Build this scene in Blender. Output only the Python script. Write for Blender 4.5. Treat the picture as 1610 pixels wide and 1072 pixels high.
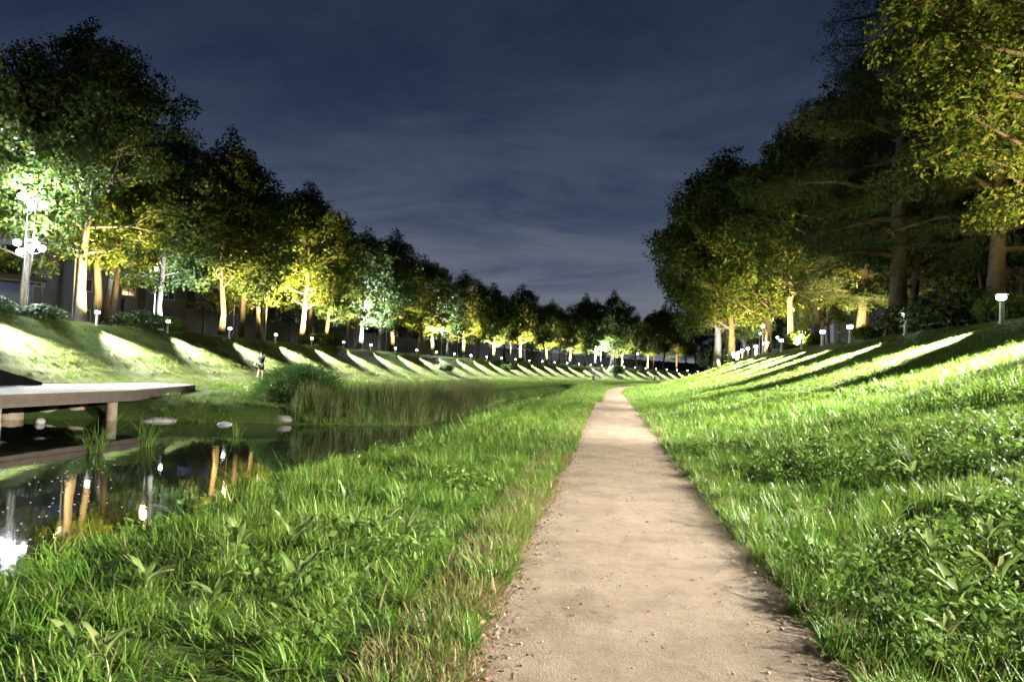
import bpy, bmesh, math, random
import numpy as np
from mathutils import Matrix, Vector, Euler

for o in list(bpy.data.objects): bpy.data.objects.remove(o)
scene = bpy.context.scene
COL = scene.collection
R = math.radians

# ------------------------------------------------------------------ camera
YAW, PITCH, ROLL, EYE = R(7.43), R(2.3), R(2.2), 1.55
fw = Vector((-math.sin(YAW)*math.cos(PITCH), math.cos(YAW)*math.cos(PITCH), math.sin(PITCH)))
r0 = Vector((math.cos(YAW), math.sin(YAW), 0)); u0 = r0.cross(fw)
rt = r0*math.cos(ROLL) + u0*math.sin(ROLL); up = -r0*math.sin(ROLL) + u0*math.cos(ROLL)
cd = bpy.data.cameras.new('camera'); cam = bpy.data.objects.new('camera', cd); COL.objects.link(cam)
m = Matrix((rt, up, -fw)).transposed().to_4x4(); m.translation = (0, 0, EYE); cam.matrix_world = m
cd.sensor_width = 36; cd.lens = 1163/1610*36; cd.clip_start = .05; cd.clip_end = 3000
scene.camera = cam

# ------------------------------------------------------------------ world: a cloudy city night
w = bpy.data.worlds.new('World'); scene.world = w; w.use_nodes = True
nt = w.node_tree; N = nt.nodes; L = nt.links; N.clear()
def nn(t, **kw):
    n = N.new(t)
    for k, v in kw.items(): setattr(n, k, v)
    return n
tc = nn('ShaderNodeTexCoord'); sep = nn('ShaderNodeSeparateXYZ'); L.new(tc.outputs['Generated'], sep.inputs[0])
ramp = nn('ShaderNodeValToRGB'); L.new(sep.outputs['Z'], ramp.inputs[0])
e = ramp.color_ramp.elements
e[0].position = 0.0; e[0].color = (.140, .155, .185, 1)
e[1].position = .60; e[1].color = (.009, .014, .030, 1)
for p, c in ((.12, (.082, .098, .137, 1)), (.24, (.036, .050, .087, 1)), (.38, (.018, .028, .056, 1))):
    x = e.new(p); x.color = c
# flat cloud layer: direction projected on a plane overhead
addz = nn('ShaderNodeMath', operation='ADD'); L.new(sep.outputs['Z'], addz.inputs[0]); addz.inputs[1].default_value = .12
dv = nn('ShaderNodeVectorMath', operation='DIVIDE'); cmb = nn('ShaderNodeCombineXYZ')
for i in range(3): L.new(addz.outputs[0], cmb.inputs[i])
L.new(tc.outputs['Generated'], dv.inputs[0]); L.new(cmb.outputs[0], dv.inputs[1])
mp = nn('ShaderNodeMapping'); mp.inputs['Scale'].default_value = (.8, 1.1, .2); mp.inputs['Location'].default_value = (3.1, 1.7, 0)
L.new(dv.outputs[0], mp.inputs[0])
nz1 = nn('ShaderNodeTexNoise'); nz1.inputs['Scale'].default_value = 1.1; nz1.inputs['Detail'].default_value = 7; nz1.inputs['Roughness'].default_value = .66; nz1.inputs['Distortion'].default_value = .5
L.new(mp.outputs[0], nz1.inputs['Vector'])
cr = nn('ShaderNodeValToRGB'); L.new(nz1.outputs['Fac'], cr.inputs[0])
cr.color_ramp.elements[0].position = .40; cr.color_ramp.elements[0].color = (.72, .76, .86, 1)
cr.color_ramp.elements[1].position = .60; cr.color_ramp.elements[1].color = (1.32, 1.25, 1.16, 1)
mul = nn('ShaderNodeMixRGB', blend_type='MULTIPLY'); mul.inputs[0].default_value = 1
L.new(ramp.outputs[0], mul.inputs[1]); L.new(cr.outputs[0], mul.inputs[2])
bg = nn('ShaderNodeBackground'); bg.inputs['Strength'].default_value = 1.28; L.new(mul.outputs[0], bg.inputs['Color'])
wo = nn('ShaderNodeOutputWorld'); L.new(bg.outputs[0], wo.inputs['Surface'])

vs = scene.view_settings
scene.display_settings.display_device = 'sRGB'
vs.view_transform = 'Standard'; vs.look = 'None'; vs.exposure = 0; vs.gamma = 1; vs.use_curve_mapping = False
try:
    scene.cycles.max_bounces = 4; scene.cycles.diffuse_bounces = 1; scene.cycles.glossy_bounces = 3
    scene.cycles.transmission_bounces = 3; scene.cycles.sample_clamp_indirect = 4; scene.cycles.sample_clamp_direct = 0
    scene.cycles.use_adaptive_sampling = True; scene.cycles.adaptive_threshold = .03; scene.cycles.caustics_reflective = False; scene.cycles.caustics_refractive = False
except Exception: pass

# light levels (tuned together)
P_FORE, P_RIGHT, P_LEFT, P_TALL, P_WARM, P_FLOOD = 10000, 105000, 31000, 6000, 1500, 52000
COOL, NEUT, WARM = (.86, .94, 1.0), (1.0, .97, .84), (1.0, .73, .29)

# ------------------------------------------------------------------ helpers
rng = np.random.default_rng(7)
RAD, S0, DP = 347.0, 60.0, .33
def P(s, d):
    s = np.asarray(s, float); d = np.asarray(d, float)
    ph = np.maximum(0, s-S0)/RAD
    x = np.where(s > S0, RAD-(RAD-d)*np.cos(ph), d)
    y = np.where(s > S0, S0+(RAD-d)*np.sin(ph), s)
    return x, y
def head(s): return -max(0, s-S0)/RAD
def sm(a, b, x):
    t = np.clip((x-a)/(b-a), 0, 1); return t*t*(3-2*t)
def wob(x, y, f, k=0.):
    return (np.sin(x*f+k*1.7+1.3*np.sin(y*f*.7+k)) + np.sin(y*f*1.13+k*2.3+1.1*np.sin(x*f*.9-k)) + np.sin((x+y)*f*.77+k))/3
FS = np.array([-60, 19, 23.5, 25, 26.2, 27.5, 29.5, 33, 60, 80, 400.])
FD = np.array([-21, -21, -20.6, -16.5, -12.5, -9.5, -6.9, -6.5, -7.6, -7.6, -7.4])
def H(s, d):
    s = np.asarray(s, float); d = np.asarray(d, float)
    s, d = np.broadcast_arrays(s, d)
    df = np.interp(s, FS, FD) + .25*wob(s, d*0, 1.7, 2)
    sl = (np.interp(s+.4, FS, FD)-np.interp(s-.4, FS, FD))/.8
    dist = (df-d)/np.sqrt(1+sl*sl)                     # >0 : land on the far side
    dn = -4.72 + .16*wob(s, s*0, .9, 5) + .05*wob(s, s*0, 3.7, 1)
    # right
    q_ = np.sqrt(np.maximum(0, d-1.6)**2+.5)-.707; zr = .03+.212*q_+.0098*q_*q_
    ztop = 4.1 + .05*np.maximum(0, d-15)
    k = sm(14.2, 15.6, d); zr = zr*(1-k)+np.minimum(ztop, 5.2)*k
    zr = zr + .035*wob(s, d, 2.1, 3)*sm(1.3, 2.4, d) + .07*wob(s, d, .6, 8)*sm(2, 5, d)*(1-sm(14, 16, d))
    # left, near the path
    zl = .03 - .17*sm(-2.2, -4.4, d) + .035*wob(s, d, 2.3, 4)*sm(-.9, -1.8, d)
    zl = zl - .30*sm(-2.6, -4.2, d)*sm(40, 46, s)*(1-sm(64, 70, s))
    zl = zl - 1.1*sm(-.35, .55, dn-d)
    # far side
    zf = -1.15 + 1.03*sm(-.3, 1.5, dist) + .14*sm(2, 9, dist) + .05*wob(s, d, 1.3, 6)*sm(.4, 1.5, dist)
    dd = -d
    zf = zf + (.18*sm(18, 22, dd)) + 3.05*np.clip((dd-21.2)/6.9, 0, 1.1)**1.5*(1-sm(27.6, 28.6, dd)) + (3.02)*sm(27.6, 28.6, dd) + .7*sm(28.5, 40, dd)
    zf = zf + (.05*wob(s, d, 1.1, 9) + .028*np.sin(dd*4.6+.9*np.sin(s*.45)+.5*np.sin(s*1.3)))*sm(21.5, 23, dd)*(1-sm(26.8, 28, dd))
    z = np.where(d > .33, zr, np.where(d > -5.6, np.maximum(zl, np.where(dist > -.6, zf, -9)), zf))
    z = np.where((d <= -5.6) & (dist < -.3), -1.15, z)
    # the path trough: the sand sheet lies at 0, the turf rises out of it
    hw = .99 + .10*wob(s, d*0, 1.9, 11) + .07*wob(s, d*0, 6.1, 12) + .04*wob(s, d, 15., 2)
    t = np.abs(d-DP)-hw
    z = np.where(t < 0, -.05, np.where(t < .25, z*sm(0, .25, t)+(-.05+.07*sm(0, .06, t))*(1-sm(0, .25, t)), z))
    return z
def hz(s, d): return float(H(np.array([s]), np.array([d]))[0])
def pt(s, d, dz=0):
    x, y = P(s, d); return (float(x), float(y), hz(s, d)+dz)

def mk(name, v, f3=None, f4=None, mats=None, mi=None, smooth=False):
    v = np.asarray(v, np.float32).reshape(-1, 3)
    me = bpy.data.meshes.new(name)
    f3 = np.zeros((0, 3), np.int32) if f3 is None or len(f3) == 0 else np.asarray(f3, np.int32)
    f4 = np.zeros((0, 4), np.int32) if f4 is None or len(f4) == 0 else np.asarray(f4, np.int32)
    me.vertices.add(len(v)); me.vertices.foreach_set('co', v.ravel())
    nl = len(f3)*3+len(f4)*4; npoly = len(f3)+len(f4)
    me.loops.add(nl); me.loops.foreach_set('vertex_index', np.concatenate([f3.ravel(), f4.ravel()]).astype(np.int32))
    me.polygons.add(npoly)
    st = np.concatenate([np.arange(len(f3))*3, len(f3)*3+np.arange(len(f4))*4]).astype(np.int32)
    me.polygons.foreach_set('loop_start', st)
    if mi is not None: me.polygons.foreach_set('material_index', np.asarray(mi, np.int32))
    me.polygons.foreach_set('use_smooth', np.full(npoly, bool(smooth)))
    for mt in (mats or []): me.materials.append(mt)
    me.update(calc_edges=True); me.validate()
    return me
class MB:
    def __init__(s): s.v = []; s.q = []; s.t = []; s.n = 0
    def add(s, v, q=(), t=()):
        s.v.append(np.asarray(v, float).reshape(-1, 3))
        if len(q): s.q.append(np.asarray(q)+s.n)
        if len(t): s.t.append(np.asarray(t)+s.n)
        s.n += len(s.v[-1]); return s
    def box(s, a, b, rot=None, at=(0, 0, 0)):
        (x0, y0, z0), (x1, y1, z1) = a, b
        v = np.array([(x0,y0,z0),(x1,y0,z0),(x1,y1,z0),(x0,y1,z0),(x0,y0,z1),(x1,y0,z1),(x1,y1,z1),(x0,y1,z1)], float)
        if rot is not None: v = v @ np.array(rot.to_3x3()).T
        v = v + np.array(at)
        return s.add(v, [(0,3,2,1),(4,5,6,7),(0,1,5,4),(1,2,6,5),(2,3,7,6),(3,0,4,7)])
    def tube(s, pts, rad, n=8, cap=True):
        pts = np.asarray(pts, float); rad = np.broadcast_to(np.asarray(rad, float), (len(pts),))
        vs_ = []
        for i, p in enumerate(pts):
            t = pts[min(i+1, len(pts)-1)]-pts[max(i-1, 0)]; t = t/(np.linalg.norm(t)+1e-9)
            a = np.cross(t, (0, 0, 1.) if abs(t[2]) < .9 else (1., 0, 0)); a /= np.linalg.norm(a); b = np.cross(t, a)
            th = np.linspace(0, 2*np.pi, n, endpoint=False)
            vs_.append(p+rad[i]*(np.cos(th)[:, None]*a+np.sin(th)[:, None]*b))
        q = [(i*n+j, i*n+(j+1) % n, (i+1)*n+(j+1) % n, (i+1)*n+j) for i in range(len(pts)-1) for j in range(n)]
        v = np.concatenate(vs_); t = []
        if cap:
            k = len(v); v = np.concatenate([v, pts[:1], pts[-1:]])
            t = [(k, (j+1) % n, j) for j in range(n)]+[(k+1, (len(pts)-1)*n+j, (len(pts)-1)*n+(j+1) % n) for j in range(n)]
        return s.add(v, q, t)
    def ball(s, c, r, n=10, m_=7, jit=0, g=None):
        c = np.asarray(c, float); r = np.broadcast_to(np.asarray(r, float), (3,))
        pts = [(0, 0, 1.)]
        for i in range(1, m_):
            a = math.pi*i/m_
            for j in range(n): b = 2*math.pi*j/n; pts.append((math.sin(a)*math.cos(b), math.sin(a)*math.sin(b), math.cos(a)))
        pts.append((0, 0, -1.)); v = np.array(pts)
        if jit: v = v*(1+jit*(g or rng).uniform(-1, 1, (len(v), 1)))
        t = [(0, 1+j, 1+(j+1) % n) for j in range(n)]
        q = [(1+(i-1)*n+j, 1+i*n+j, 1+i*n+(j+1) % n, 1+(i-1)*n+(j+1) % n) for i in range(1, m_-1) for j in range(n)]
        k = 1+(m_-2)*n; t += [(len(v)-1, k+(j+1) % n, k+j) for j in range(n)]
        return s.add(c+v*r, q, t)
    def prism(s, poly, axis_vec):
        n = len(poly); a = np.asarray(poly, float); b = a+np.asarray(axis_vec, float)
        v = np.concatenate([a, b])
        q = [(i, (i+1) % n, n+(i+1) % n, n+i) for i in range(n)]
        t = [(0, i+1, i) for i in range(1, n-1)]+[(n, n+i, n+i+1) for i in range(1, n-1)]
        return s.add(v, q, t)
    def mesh(s, name, mat, smooth=False):
        return mk(name, np.concatenate(s.v), np.concatenate(s.t) if s.t else None, np.concatenate(s.q) if s.q else None, [mat], smooth=smooth)

def ob(name, me, parent=None, loc=(0, 0, 0), rot=(0, 0, 0), scale=(1, 1, 1)):
    o = bpy.data.objects.new(name, me); COL.objects.link(o)
    o.parent = parent; o.location = loc; o.rotation_euler = rot
    o.scale = scale if hasattr(scale, '__len__') else (scale,)*3
    return o
def tag(o, label, cat, group=None):
    o['label'] = label; o['category'] = cat
    if group: o['group'] = group
    return o
def thing(name, label, cat, loc, rz=0, scale=1, group=None):
    return tag(ob(name, None, None, loc, (0, 0, rz), scale), label, cat, group)
def structure(name, me): o = ob(name, me); o['kind'] = 'structure'; return o
ORD = ['first','second','third','fourth','fifth','sixth','seventh','eighth','ninth','tenth','eleventh','twelfth','thirteenth','fourteenth','fifteenth','sixteenth','seventeenth','eighteenth','nineteenth','twentieth']
def ordn(i):
    if i < 20: return ORD[i]
    t = ['twenty','thirty','forty','fifty','sixty'][(i+1)//10-2]; r = (i+1) % 10
    return t+'-'+ORD[r-1] if r else {20:'twentieth',30:'thirtieth',40:'fortieth',50:'fiftieth',60:'sixtieth'}[i+1]

# ------------------------------------------------------------------ materials
def mat(name):
    mt = bpy.data.materials.new(name); mt.use_nodes = True
    t = mt.node_tree; b = t.nodes['Principled BSDF']; return mt, t, b
def node(t, ty, **kw):
    n = t.nodes.new(ty)
    for k, v in kw.items(): setattr(n, k, v)
    return n
def setramp(n, stops):
    el = n.color_ramp.elements
    while len(el) > 1: el.remove(el[-1])
    el[0].position = stops[0][0]; el[0].color = (*stops[0][1], 1)
    for p, c in stops[1:]: x = el.new(p); x.color = (*c, 1)
def noise(t, scale, detail=4, rough=.55, coord='pos'):
    n = node(t, 'ShaderNodeTexNoise'); n.inputs['Scale'].default_value = scale; n.inputs['Detail'].default_value = detail; n.inputs['Roughness'].default_value = rough
    if coord == 'pos':
        g = node(t, 'ShaderNodeNewGeometry'); t.links.new(g.outputs['Position'], n.inputs['Vector'])
    else:
        g = node(t, 'ShaderNodeTexCoord'); t.links.new(g.outputs['Object'], n.inputs['Vector'])
    return n
def simple(name, c, c2=None, rough=.7, scale=6, metal=0, bump=0, coord='obj', bscale=None):
    mt, t, b = mat(name); b.inputs['Roughness'].default_value = rough; b.inputs['Metallic'].default_value = metal
    n = noise(t, scale, 5, .6, coord); r = node(t, 'ShaderNodeValToRGB'); setramp(r, [(.3, c), (.7, c2 or tuple(x*.75 for x in c))])
    t.links.new(n.outputs['Fac'], r.inputs[0]); t.links.new(r.outputs[0], b.inputs['Base Color'])
    if bump:
        n2 = noise(t, bscale or scale*4, 4, .6, coord); bp = node(t, 'ShaderNodeBump'); bp.inputs['Strength'].default_value = bump; bp.inputs['Distance'].default_value = .05
        t.links.new(n2.outputs['Fac'], bp.inputs['Height']); t.links.new(bp.outputs[0], b.inputs['Normal'])
    return mt
def emit(name, c, s):
    mt, t, b = mat(name); b.inputs['Base Color'].default_value = (.8, .8, .8, 1)
    b.inputs['Emission Color'].default_value = (*c, 1); b.inputs['Emission Strength'].default_value = s; mt.cycles.emission_sampling = 'NONE'; return mt
def leafmat(name, stops, trans=.35, rough=.5, patch=None, pscale=.5, spec=.35, gloss=None):
    """stops: colours picked at random per leaf; patch: colour mixed in over world-space patches"""
    mt, t, b = mat(name); b.inputs['Roughness'].default_value = rough; b.inputs['Specular IOR Level'].default_value = spec
    g = node(t, 'ShaderNodeNewGeometry'); oi = node(t, 'ShaderNodeObjectInfo')
    ad = node(t, 'ShaderNodeMath', operation='ADD'); fr = node(t, 'ShaderNodeMath', operation='FRACT')
    t.links.new(g.outputs['Random Per Island'], ad.inputs[0]); t.links.new(oi.outputs['Random'], ad.inputs[1]); t.links.new(ad.outputs[0], fr.inputs[0])
    r = node(t, 'ShaderNodeValToRGB'); setramp(r, stops); t.links.new(fr.outputs[0], r.inputs[0]); col = r.outputs[0]
    if patch:
        n = noise(t, pscale, 3, .6); r2 = node(t, 'ShaderNodeValToRGB'); setramp(r2, [(.42, (0, 0, 0)), (.68, (1, 1, 1))])
        t.links.new(n.outputs['Fac'], r2.inputs[0]); mx = node(t, 'ShaderNodeMixRGB'); t.links.new(r2.outputs[0], mx.inputs[0])
        t.links.new(col, mx.inputs[1]); mx.inputs[2].default_value = (*patch, 1); col = mx.outputs[0]
    t.links.new(col, b.inputs['Base Color'])
    tr = node(t, 'ShaderNodeBsdfTranslucent'); t.links.new(col, tr.inputs['Color'])
    ms = node(t, 'ShaderNodeMixShader'); ms.inputs[0].default_value = trans
    t.links.new(b.outputs[0], ms.inputs[1]); t.links.new(tr.outputs[0], ms.inputs[2])
    t.links.new(ms.outputs[0], t.nodes['Material Output'].inputs['Surface'])
    return mt
M = {}
M['leaf'] = leafmat('tree_leaf', [(0, (.026, .058, .012)), (.35, (.045, .085, .016)), (.7, (.082, .112, .018)), (1, (.13, .135, .025))], .35, .5)
M['leaf_green'] = leafmat('tree_leaf_green', [(0, (.025, .060, .022)), (.5, (.045, .090, .028)), (1, (.08, .12, .035))], .35, .5)
M['needle'] = leafmat('pine_needle', [(0, (.018, .036, .016)), (.5, (.030, .050, .018)), (1, (.050, .062, .022))], .2, .6)
M['shrub'] = leafmat('shrub_leaf', [(0, (.025, .050, .018)), (.6, (.050, .085, .030)), (1, (.085, .11, .04))], .3, .5)
M['grass'] = leafmat('meadow_blade', [(0, (.045, .115, .012)), (.45, (.078, .175, .018)), (.8, (.120, .22, .026)), (.93, (.18, .24, .05)), (.95, (.30, .26, .13)), (1, (.38, .30, .17))], .36, .46, (.135, .20, .030), .55, .3)
M['grass_bank'] = leafmat('mown_blade', [(0, (.055, .115, .014)), (.5, (.095, .165, .020)), (.85, (.15, .19, .035)), (1, (.28, .23, .09))], .35, .5, (.17, .165, .045), .6)
M['grass_dry'] = leafmat('dry_blade', [(0, (.10, .12, .03)), (.4, (.17, .155, .05)), (.75, (.24, .17, .085)), (1, (.30, .20, .11))], .3, .6)
M['reed'] = leafmat('reed_blade', [(0, (.050, .095, .020)), (.5, (.085, .14, .030)), (.8, (.13, .16, .045)), (1, (.24, .19, .09))], .35, .55, (.14, .13, .045), .5)
M['mound'] = leafmat('mound_blade', [(0, (.030, .085, .018)), (.6, (.055, .13, .026)), (1, (.09, .17, .04))], .35, .5)
M['weed'] = leafmat('weed_leaf', [(0, (.050, .105, .018)), (.5, (.085, .15, .025)), (1, (.14, .19, .04))], .4, .6, None, 1, .15)
M['dock'] = leafmat('dock_leaf', [(0, (.085, .15, .035)), (.5, (.13, .19, .05)), (1, (.20, .23, .08))], .35, .38, None, 1, .5)
M['litter'] = leafmat('fallen_leaf', [(0, (.07, .035, .018)), (.5, (.15, .075, .035)), (1, (.26, .15, .075))], .15, .7)
M['bark'] = simple('bark', (.095, .080, .062), (.045, .038, .030), .9, 5, bump=.6, bscale=14)
M['bark_pale'] = simple('bark_pale', (.17, .145, .115), (.09, .075, .06), .85, 3.2, bump=.5, bscale=12)
M['metal'] = simple('lamp_post_steel', (.34, .35, .36), (.26, .27, .28), .42, 9, metal=.6)
M['post_white'] = simple('bollard_paint', (.62, .62, .60), (.48, .48, .46), .5, 14)
M['dark_metal'] = simple('dark_metal', (.035, .037, .042), (.025, .025, .03), .5, 9, metal=.4)
M['glow'] = emit('lamp_glass_lit', (.93, .97, 1.0), 45)
M['glow_warm'] = emit('lamp_glass_warm', (1.0, .78, .42), 14)  # glass of the added amber lamps and floodlights
M['stone'] = simple('stone', (.33, .30, .26), (.17, .155, .13), .85, 3.5, bump=.5, bscale=16)
M['stone_pale'] = simple('stone_pale', (.36, .35, .33), (.22, .21, .20), .8, 3.5, bump=.5, bscale=16)
M['deck'] = simple('deck_board', (.46, .43, .39), (.34, .31, .27), .65, 5, bump=.3, bscale=24)
M['beam'] = simple('bridge_beam', (.13, .095, .075), (.08, .062, .05), .75, 3, bump=.3, bscale=20)
M['pile'] = simple('bridge_pile', (.33, .26, .19), (.22, .165, .12), .85, 4, bump=.4, bscale=20)
M['ramp'] = simple('ramp_wall_dark', (.008, .008, .009), (.005, .005, .006), .8, 4)
M['ramp'].node_tree.nodes['Principled BSDF'].inputs['Specular IOR Level'].default_value = 0
M['wall'] = simple('building_wall', (.042, .041, .043), (.030, .029, .031), .9, .8, bump=.2, bscale=20)
M['wall_pale'] = simple('building_wall_pale', (.075, .07, .066), (.055, .052, .05), .9, .8)
M['win_dark'] = simple('window_dark', (.015, .018, .026), (.01, .012, .02), .15, 2)
M['win_frame'] = simple('window_frame', (.14, .14, .14), (.11, .11, .11), .5, 8)
M['win_lit'] = emit('window_lit', (1.0, .80, .45), .35)
M['win_cool'] = emit('window_lit_cool', (.80, .90, 1.0), .5)
M['blue'] = simple('blue_panel', (.05, .09, .24), (.04, .07, .19), .5, 3)
M['orange'] = simple('orange_plastic', (.42, .15, .04), (.32, .12, .03), .5, 3)
M['skin'] = simple('skin', (.50, .33, .24), (.45, .29, .21), .55, 8)
M['shirt'] = simple('shirt_charcoal', (.012, .012, .015), (.008, .008, .010), .85, 10)
M['shorts'] = simple('shorts_black', (.014, .014, .016), (.010, .010, .012), .85, 10)
M['hair'] = simple('hair_black', (.008, .008, .008), (.012, .010, .009), .5, 20)
M['shoe'] = simple('shoe_pale', (.35, .34, .33), (.22, .22, .22), .6, 10)
M['shirt_pale'] = simple('shirt_pale', (.45, .45, .44), (.38, .38, .37), .85, 10)

# ground
mt, t, b = mat('earth_and_turf'); b.inputs['Roughness'].default_value = .95; b.inputs['Specular IOR Level'].default_value = .15
n1 = noise(t, .9, 6, .62); r1 = node(t, 'ShaderNodeValToRGB'); setramp(r1, [(.30, (.032, .056, .014)), (.5, (.056, .090, .020)), (.66, (.092, .112, .032)), (.8, (.14, .115, .058))])
t.links.new(n1.outputs['Fac'], r1.inputs[0])
n2 = noise(t, 14, 5, .7); mx = node(t, 'ShaderNodeMixRGB', blend_type='MULTIPLY'); mx.inputs[0].default_value = .6
t.links.new(r1.outputs[0], mx.inputs[1]); r2 = node(t, 'ShaderNodeValToRGB'); setramp(r2, [(.3, (.45, .45, .42)), (.7, (1.2, 1.15, 1.1))]); t.links.new(n2.outputs['Fac'], r2.inputs[0]); t.links.new(r2.outputs[0], mx.inputs[2])
t.links.new(mx.outputs[0], b.inputs['Base Color'])
bp = node(t, 'ShaderNodeBump'); bp.inputs['Strength'].default_value = .7; bp.inputs['Distance'].default_value = .08; t.links.new(n2.outputs['Fac'], bp.inputs['Height']); t.links.new(bp.outputs[0], b.inputs['Normal'])
M['ground'] = mt
# sand path
mt, t, b = mat('packed_sand'); b.inputs['Roughness'].default_value = .92; b.inputs['Specular IOR Level'].default_value = .2
n1 = noise(t, 1.7, 8, .68); r1 = node(t, 'ShaderNodeValToRGB'); setramp(r1, [(.30, (.140, .105, .076)), (.5, (.210, .161, .118)), (.68, (.25, .197, .150))]); t.links.new(n1.outputs['Fac'], r1.inputs[0])
n2 = noise(t, 75, 4, .75); r2 = node(t, 'ShaderNodeValToRGB'); setramp(r2, [(.28, (.62, .60, .58)), (.5, (1, 1, 1)), (.75, (1.22, 1.2, 1.16))]); t.links.new(n2.outputs['Fac'], r2.inputs[0])
mx = node(t, 'ShaderNodeMixRGB', blend_type='MULTIPLY'); mx.inputs[0].default_value = .95; t.links.new(r1.outputs[0], mx.inputs[1]); t.links.new(r2.outputs[0], mx.inputs[2])
vo = node(t, 'ShaderNodeTexVoronoi'); vo.inputs['Scale'].default_value = 26; g = node(t, 'ShaderNodeNewGeometry'); t.links.new(g.outputs['Position'], vo.inputs['Vector'])
r3 = node(t, 'ShaderNodeValToRGB'); setramp(r3, [(.0, (.45, .42, .40)), (.10, (.7, .68, .66)), (.16, (1, 1, 1))]); t.links.new(vo.outputs['Distance'], r3.inputs[0])
mx2 = node(t, 'ShaderNodeMixRGB', blend_type='MULTIPLY'); mx2.inputs[0].default_value = .5; t.links.new(mx.outputs[0], mx2.inputs[1]); t.links.new(r3.outputs[0], mx2.inputs[2])
t.links.new(mx2.outputs[0], b.inputs['Base Color'])
n3 = noise(t, 5, 5, .6); ma = node(t, 'ShaderNodeMath', operation='ADD'); ms_ = node(t, 'ShaderNodeMath', operation='MULTIPLY'); ms_.inputs[1].default_value = 2.2
t.links.new(n3.outputs['Fac'], ms_.inputs[0]); t.links.new(ms_.outputs[0], ma.inputs[0]); t.links.new(n2.outputs['Fac'], ma.inputs[1])
bp = node(t, 'ShaderNodeBump'); bp.inputs['Strength'].default_value = .8; bp.inputs['Distance'].default_value = .03; t.links.new(ma.outputs[0], bp.inputs['Height']); t.links.new(bp.outputs[0], b.inputs['Normal'])
M['sand'] = mt
# water
mt, t, b = mat('still_water'); b.inputs['Base Color'].default_value = (.006, .008, .006, 1); b.inputs['Roughness'].default_value = .03; b.inputs['IOR'].default_value = 1.33; b.inputs['Specular IOR Level'].default_value = 1.0
n1 = noise(t, 1.4, 3, .5); bp = node(t, 'ShaderNodeBump'); bp.inputs['Strength'].default_value = .10; bp.inputs['Distance'].default_value = .02
t.links.new(n1.outputs['Fac'], bp.inputs['Height']); t.links.new(bp.outputs[0], b.inputs['Normal']); M['water'] = mt

# ------------------------------------------------------------------ terrain, path, water
def axis(*segs):
    out = []
    for a, b_, st in segs: out.append(np.arange(a, b_-1e-6, st))
    return np.concatenate(out+[np.array([segs[-1][1]])])
def sheet(name, S, D, zf, mt, smooth=True):
    ss, dd = np.meshgrid(S, D, indexing='ij'); x, y = P(ss, dd); z = zf(ss, dd)
    v = np.stack([x, y, z], -1).reshape(-1, 3); n, k = len(S), len(D)
    i, j = np.meshgrid(np.arange(n-1), np.arange(k-1), indexing='ij'); a = (i*k+j).ravel()
    return mk(name, v, None, np.stack([a, a+1, a+k+1, a+k], -1)[:, ::-1], [mt], smooth=smooth)
Sx = axis((-400, -40, 40), (-40, 2.5, 2), (2.5, 14, .16), (14, 36, .3), (36, 60, .6), (60, 330, 2), (330, 800, 15))
Dx = axis((-800, -60, 40), (-60, -31, 2), (-31, -20, .35), (-20, -6, .5), (-6, -1.2, .16), (-1.2, 2.0, .06), (2.0, 6, .2), (6, 18, .4), (18, 40, 2), (40, 300, 20))
structure('ground', sheet('ground', Sx, Dx, H, M['ground']))
structure('path', sheet('path', axis((-20, 2, 2), (2, 20, .25), (20, 60, .6), (60, 330, 2)), axis((-1.0, 1.66, .2)), lambda s, d: .004*wob(s, d, 3, 1)+0*s, M['sand']))
structure('stream_water', sheet('stream_water', axis((-30, 33, 1.5)), axis((-22.5, -3.9, .8)), lambda s, d: -.80+0*s, M['water']))
structure('far_stream_water', sheet('far_stream_water', axis((33, 180, 3)), axis((-9, -3.9, .7)), lambda s, d: -.80+0*s, M['water']))

# ------------------------------------------------------------------ trees
def leaves(pos, nrm_bias, size, g, wid=.55, jit=.55):
    """folded two-triangle leaves at pos, facing roughly nrm_bias"""
    n = len(pos)
    nr = nrm_bias+jit*g.normal(size=(n, 3)); nr /= np.linalg.norm(nr, axis=1)[:, None]+1e-9
    a = g.normal(size=(n, 3)); a -= (a*nr).sum(1)[:, None]*nr; a /= np.linalg.norm(a, axis=1)[:, None]+1e-9
    b_ = np.cross(nr, a); L_ = (size*g.uniform(.6, 1.3, n))[:, None]
    p0 = pos; p2 = pos+a*L_-nr*L_*.18
    mid = pos+a*L_*.45
    p1 = mid+b_*L_*wid*.5-nr*L_*.10; p3 = mid-b_*L_*wid*.5-nr*L_*.10
    v = np.stack([p0, p1, p2, p3], 1).reshape(-1, 3); k = np.arange(n)*4
    f = np.concatenate([np.stack([k, k+1, k+2], 1), np.stack([k, k+2, k+3], 1)])
    return v, f
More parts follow.
